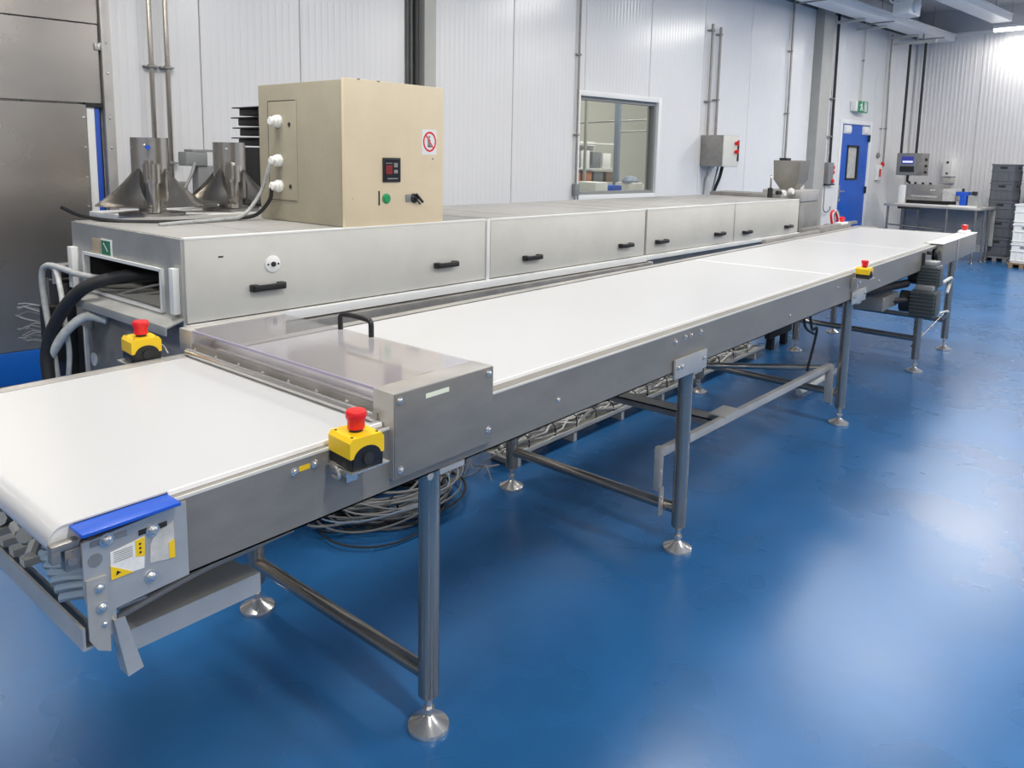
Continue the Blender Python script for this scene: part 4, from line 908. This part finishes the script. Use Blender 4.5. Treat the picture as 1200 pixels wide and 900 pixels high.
# ================================================================== HOSES at the tunnel mouth
def hose(pts, r, m, label, ring_=False):
    b = nb(); tube(b, pts, r, 12, 8)
    return solo('hose', b, m, label, 'hose')
hose([(.9, 1.80, 1.02), (.62, 1.88, 1.075), (.47, 1.98, 1.055), (.40, 2.08, .99), (.36, 2.20, .86), (.34, 2.26, .72), (.34, 2.24, .55), (.36, 2.24, .35), (.40, 2.3, .05)], .027, 'black_soft', 'thick black hose arching out of the tunnel mouth')
hose([(.9, 1.9, 1.04), (.58, 2.02, 1.045), (.46, 2.14, 1.06), (.41, 2.25, 1.085), (.38, 2.32, 1.09), (.37, 2.35, 1.04), (.37, 2.33, .90), (.37, 2.27, .70), (.36, 2.20, .5), (.36, 2.18, .3)], .013, 'grey_hose', 'grey hose looping over to the left of the tunnel mouth')
hose([(.40, 2.32, 1.085), (.40, 2.27, 1.07), (.40, 2.23, .98), (.40, 2.21, .85), (.42, 2.24, .7), (.42, 2.3, .5)], .011, 'white_hose', 'pale hose hanging beside the grey loop left of the tunnel')
hose([(.50, 2.02, .88), (.44, 2.08, .895), (.39, 2.16, .83), (.36, 2.24, .735), (.35, 2.27, .70), (.35, 2.29, .74)], .020, 'white_hose', 'pale ribbed hose bending from the lower body to the floor hoses')
hose([(.9, 1.7, 1.05), (.65, 1.78, 1.05), (.50, 1.98, .985), (.49, 2.0, .982)], .005, 'cable_light', 'thin grey wire inside the tunnel mouth, upper one')
hose([(.95, 1.62, 1.02), (.70, 1.72, 1.025), (.52, 1.95, .982), (.50, 1.97, .98)], .005, 'cable_light', 'thin grey wire inside the tunnel mouth, lower one')
t = thing('valve_cluster', 'dark cluster of fittings and loose wires left of the tunnel end', 'fitting', (.47, 2.42, .5))
b = nb(); box(b, .45, .60, 2.35, 2.52, .55, 1.0, .01); box(b, .42, .55, 2.38, 2.50, 1.02, 1.06, .004); cyl(b, (.42, 2.4, .65), (.42, 2.4, .9), .05, 14); link('manifold', b, 'black_soft', t)
b = nb(); box(b, .40, .50, 2.34, 2.42, 1.07, 1.085, .003); cyl(b, (.44, 2.38, 1.0), (.44, 2.38, 1.07), .02, 12); link('clamp', b, 'steel_bright', t)
b = nb()
for k in range(14):
    y = 2.42+.01*k; z = .70+.02*random.randint(0, 9)
    tube(b, [(.42, y, z), (.38, y+.04+.04*random.random(), z+.01), (.35, y+.08+.06*random.random(), z-.02+.05*random.random())], .0035, 6, 3)
link('loose_wires', b, 'cable_light', t)
b = nb()
for k in range(12):
    z = .45+.014*k; lathe(b, (.40, 2.22, z), [(.035, 0), (.035, .007)], n=14)
link('bellows', b, 'blue_plastic', t)
b = nb(); cyl(b, (.5, 2.42, .0), (.5, 2.42, .58), .03, 12); lathe(b, (.5, 2.42, 0), [(.06, 0), (.06, .01), (.03, .02)], n=16); link('stand', b, 'steel_dull', t)

# ================================================================== FILLING MACHINE at the far end of the tunnel
t = thing('filling_machine', 'stainless filling machine with a square hopper past the tunnel', 'machine', (7.5, 1.9, 0))
b = nb(); box(b, 7.04, 7.58, 1.50, 1.90, .45, 1.18, .008); link('housing', b, 'steel_dull', t)
b = nb(); box(b, 7.04, 7.58, 1.50, 1.90, 1.185, 1.30, .006); link('upper_housing', b, 'steel', t)
b = nb()
for (z, h) in ((1.33, .10), (1.44, .20), (1.60, .23)): pass
cx, cy = 7.27, 1.70
ringz = [(1.30, .075), (1.40, .13), (1.60, .14)]
vs_ = [[b.verts.new((cx+sx*r, cy+sy*r, z)) for (sx, sy) in ((-1, -1), (1, -1), (1, 1), (-1, 1))] for z, r in ringz]
for A, B in zip(vs_, vs_[1:]):
    for i in range(4): b.faces.new((A[i], A[(i+1) % 4], B[(i+1) % 4], B[i]))
b.faces.new(vs_[0])
bmesh.ops.solidify(b, geom=b.faces[:], thickness=.006); link('hopper', b, 'steel', t)
b = nb(); box(b, 7.18, 7.30, 1.72, 1.80, 1.60, 1.625, .005); link('hopper_grip', b, 'dark', t)
for (x, y) in ((7.1, 1.55), (7.5, 1.55), (7.1, 1.85), (7.5, 1.85)):
    b = nb(); cyl(b, (x, y, 0), (x, y, .46), .03, 14); link('leg', b, 'steel_tube', t)
b = nb(); box(b, 6.64, 7.04, 1.70, 2.3, 1.16, 1.27, .005); box(b, 6.80, 7.04, 1.60, 1.95, 1.15, 1.25, .01); link('infeed_trough', b, 'steel_dull', t)
b = nb(); tube(b, [(6.75, 1.7, 1.22), (6.75, 1.7, 1.42), (6.80, 1.72, 1.44), (7.0, 1.8, 1.44)], .010); link('pipe', b, 'steel_tube', t)
for (x, y, z) in ((6.95, 1.66, 1.27), (7.0, 1.60, 1.29)):
    b = nb(); lathe(b, (x, y, z), [(.03, 0), (.034, .02), (.028, .04)], (-.2, -1, 0), 16); link('gauge', b, 'white_plastic', t)
b = nb(); cyl(b, (6.62, 1.65, 1.2), (6.62, 1.65, 1.33), .025, 12); cyl(b, (6.8, 1.65, 1.28), (6.88, 1.65, 1.28), .02, 12); link('valve', b, 'dark', t)

# ================================================================== FLOOR ITEMS under the machines
t = thing('cable_coil', 'large coil of grey cables lying on the floor under the conveyor', 'cable', (1.42, 1.2, 0))
R_ = random.Random(3)
for grp, m, nloops in (('a', 'black_soft', 12), ('b', 'cable_grey', 18), ('c', 'cable_light', 12), ('d', 'cable_blue', 2)):
    for q in range(nloops):
        b = nb(); rx = R_.uniform(.20, .37); ry = R_.uniform(.12, .26); cx = 1.35+R_.uniform(-.06, .08); cy = 1.22+R_.uniform(-.06, .08); z0 = {'a': .012, 'b': .03, 'c': .06, 'd': .07}[grp]+R_.uniform(0, .07 if grp != 'a' else .03)
        tz = R_.uniform(-.03, .03) if grp != 'a' else 0; rot = R_.uniform(-.35, .35)
        pts = []
        nn = 22
        for i in range(nn+1):
            a = 2*pi*i/nn; x = rx*cos(a); y = ry*sin(a); pts.append((cx+x*cos(rot)-y*sin(rot), cy+x*sin(rot)+y*cos(rot), max(.008, z0+tz*cos(a)+.008*sin(3*a+q))))
        tube(b, pts, R_.uniform(.003, .0065), 6, 2); link('cable_loop', b, m, t)
b = nb()
for (a) in (.4, 2.2): tube(b, [(1.38+.2*cos(a)+.03*cos(u), 1.05+.05*sin(a), .06+.06*sin(u)) for u in [2*pi*i/10 for i in range(11)]], .005, 6, 2)
link('cable_tie', b, 'black', t)
t = thing('loose_wires', 'tangle of thin pale wires on the floor beside the cable coil', 'cable', (1.95, 1.35, 0))
for q in range(16):
    b = nb(); x = 1.75+R_.uniform(0, .3); y = 1.15+R_.uniform(0, .35)
    pts = [(x, y, .006+.03*R_.random())]
    for i in range(5): pts.append((pts[-1][0]+R_.uniform(-.1, .13), pts[-1][1]+R_.uniform(-.09, .12), .006+R_.uniform(0, .10)))
    tube(b, pts, R_.uniform(.0025, .004), 5, 4); link('wire', b, 'cable_light', t)
t = thing('cable_tray', 'long pale cable tray full of wires on the floor beneath the tunnel', 'cable tray', (3.9, 1.3, 0))
b = nb(); box(b, 2.05, 5.3, 1.08, 1.26, .05, .055); box(b, 2.05, 5.3, 1.08, 1.086, .05, .078); box(b, 2.05, 5.3, 1.254, 1.26, .05, .078)
for k in range(7): box(b, 2.1+.5*k, 2.13+.5*k, 1.08, 1.26, 0, .05)
link('tray_body', b, 'paint_grey', t)
for m, q in (('cable_light', 4), ('white_hose', 9), ('cable_grey', 3)):
    for j in range(q):
        b = nb(); y = 1.10+R_.uniform(0, .13); pts = []
        for i in range(22): pts.append((2.06+i*.15, min(1.245, max(1.095, y+R_.uniform(-.05, .05))), .075+R_.uniform(0, .045)))
        tube(b, pts, R_.uniform(.004, .008), 6, 2); link('cable', b, m, t)
for k in range(14):
    b = nb(); x = 2.2+.21*k+R_.uniform(-.05, .05); h = R_.uniform(.115, .14); tube(b, [(x, 1.09, .06), (x+.01, 1.10, h), (x+.015, 1.17, h+.01), (x, 1.24, h), (x, 1.25, .06)], .004, 6, 2); link('cable_tie', b, 'black', t)
t = thing('wire_bundle', 'bundle of white wires hanging down to the floor tray near the fourth leg', 'cable', (5.2, 1.1, 0))
for q in range(12):
    b = nb(); x = 5.25+.06*q
    tube(b, [(x+.1, 1.15, .62), (x+.05, 1.10, .42+.01*q), (x-.05, 1.12, .22), (x-.2, 1.25, .13)], .007, 6, 4); link('wire', b, 'white_hose', t)
b = nb(); box(b, 5.45, 5.95, 1.10, 1.15, .10, .40, .01); box(b, 5.5, 5.56, 1.10, 1.15, 0, .10); box(b, 5.8, 5.86, 1.1, 1.15, 0, .10); link('back_box', b, 'dark', t)
t = thing('plastic_tube', 'clear plastic tube lying on the floor behind the third leg', 'tube', (4.6, .45, 0))
b = nb(); cyl(b, (4.25, .42, .055), (4.95, .42, .055), .05, 20); link('tube_wall', b, 'film', t)
b = nb(); cyl(b, (4.27, .42, .055), (4.93, .42, .055), .022, 14); link('core', b, 'paint_grey', t)
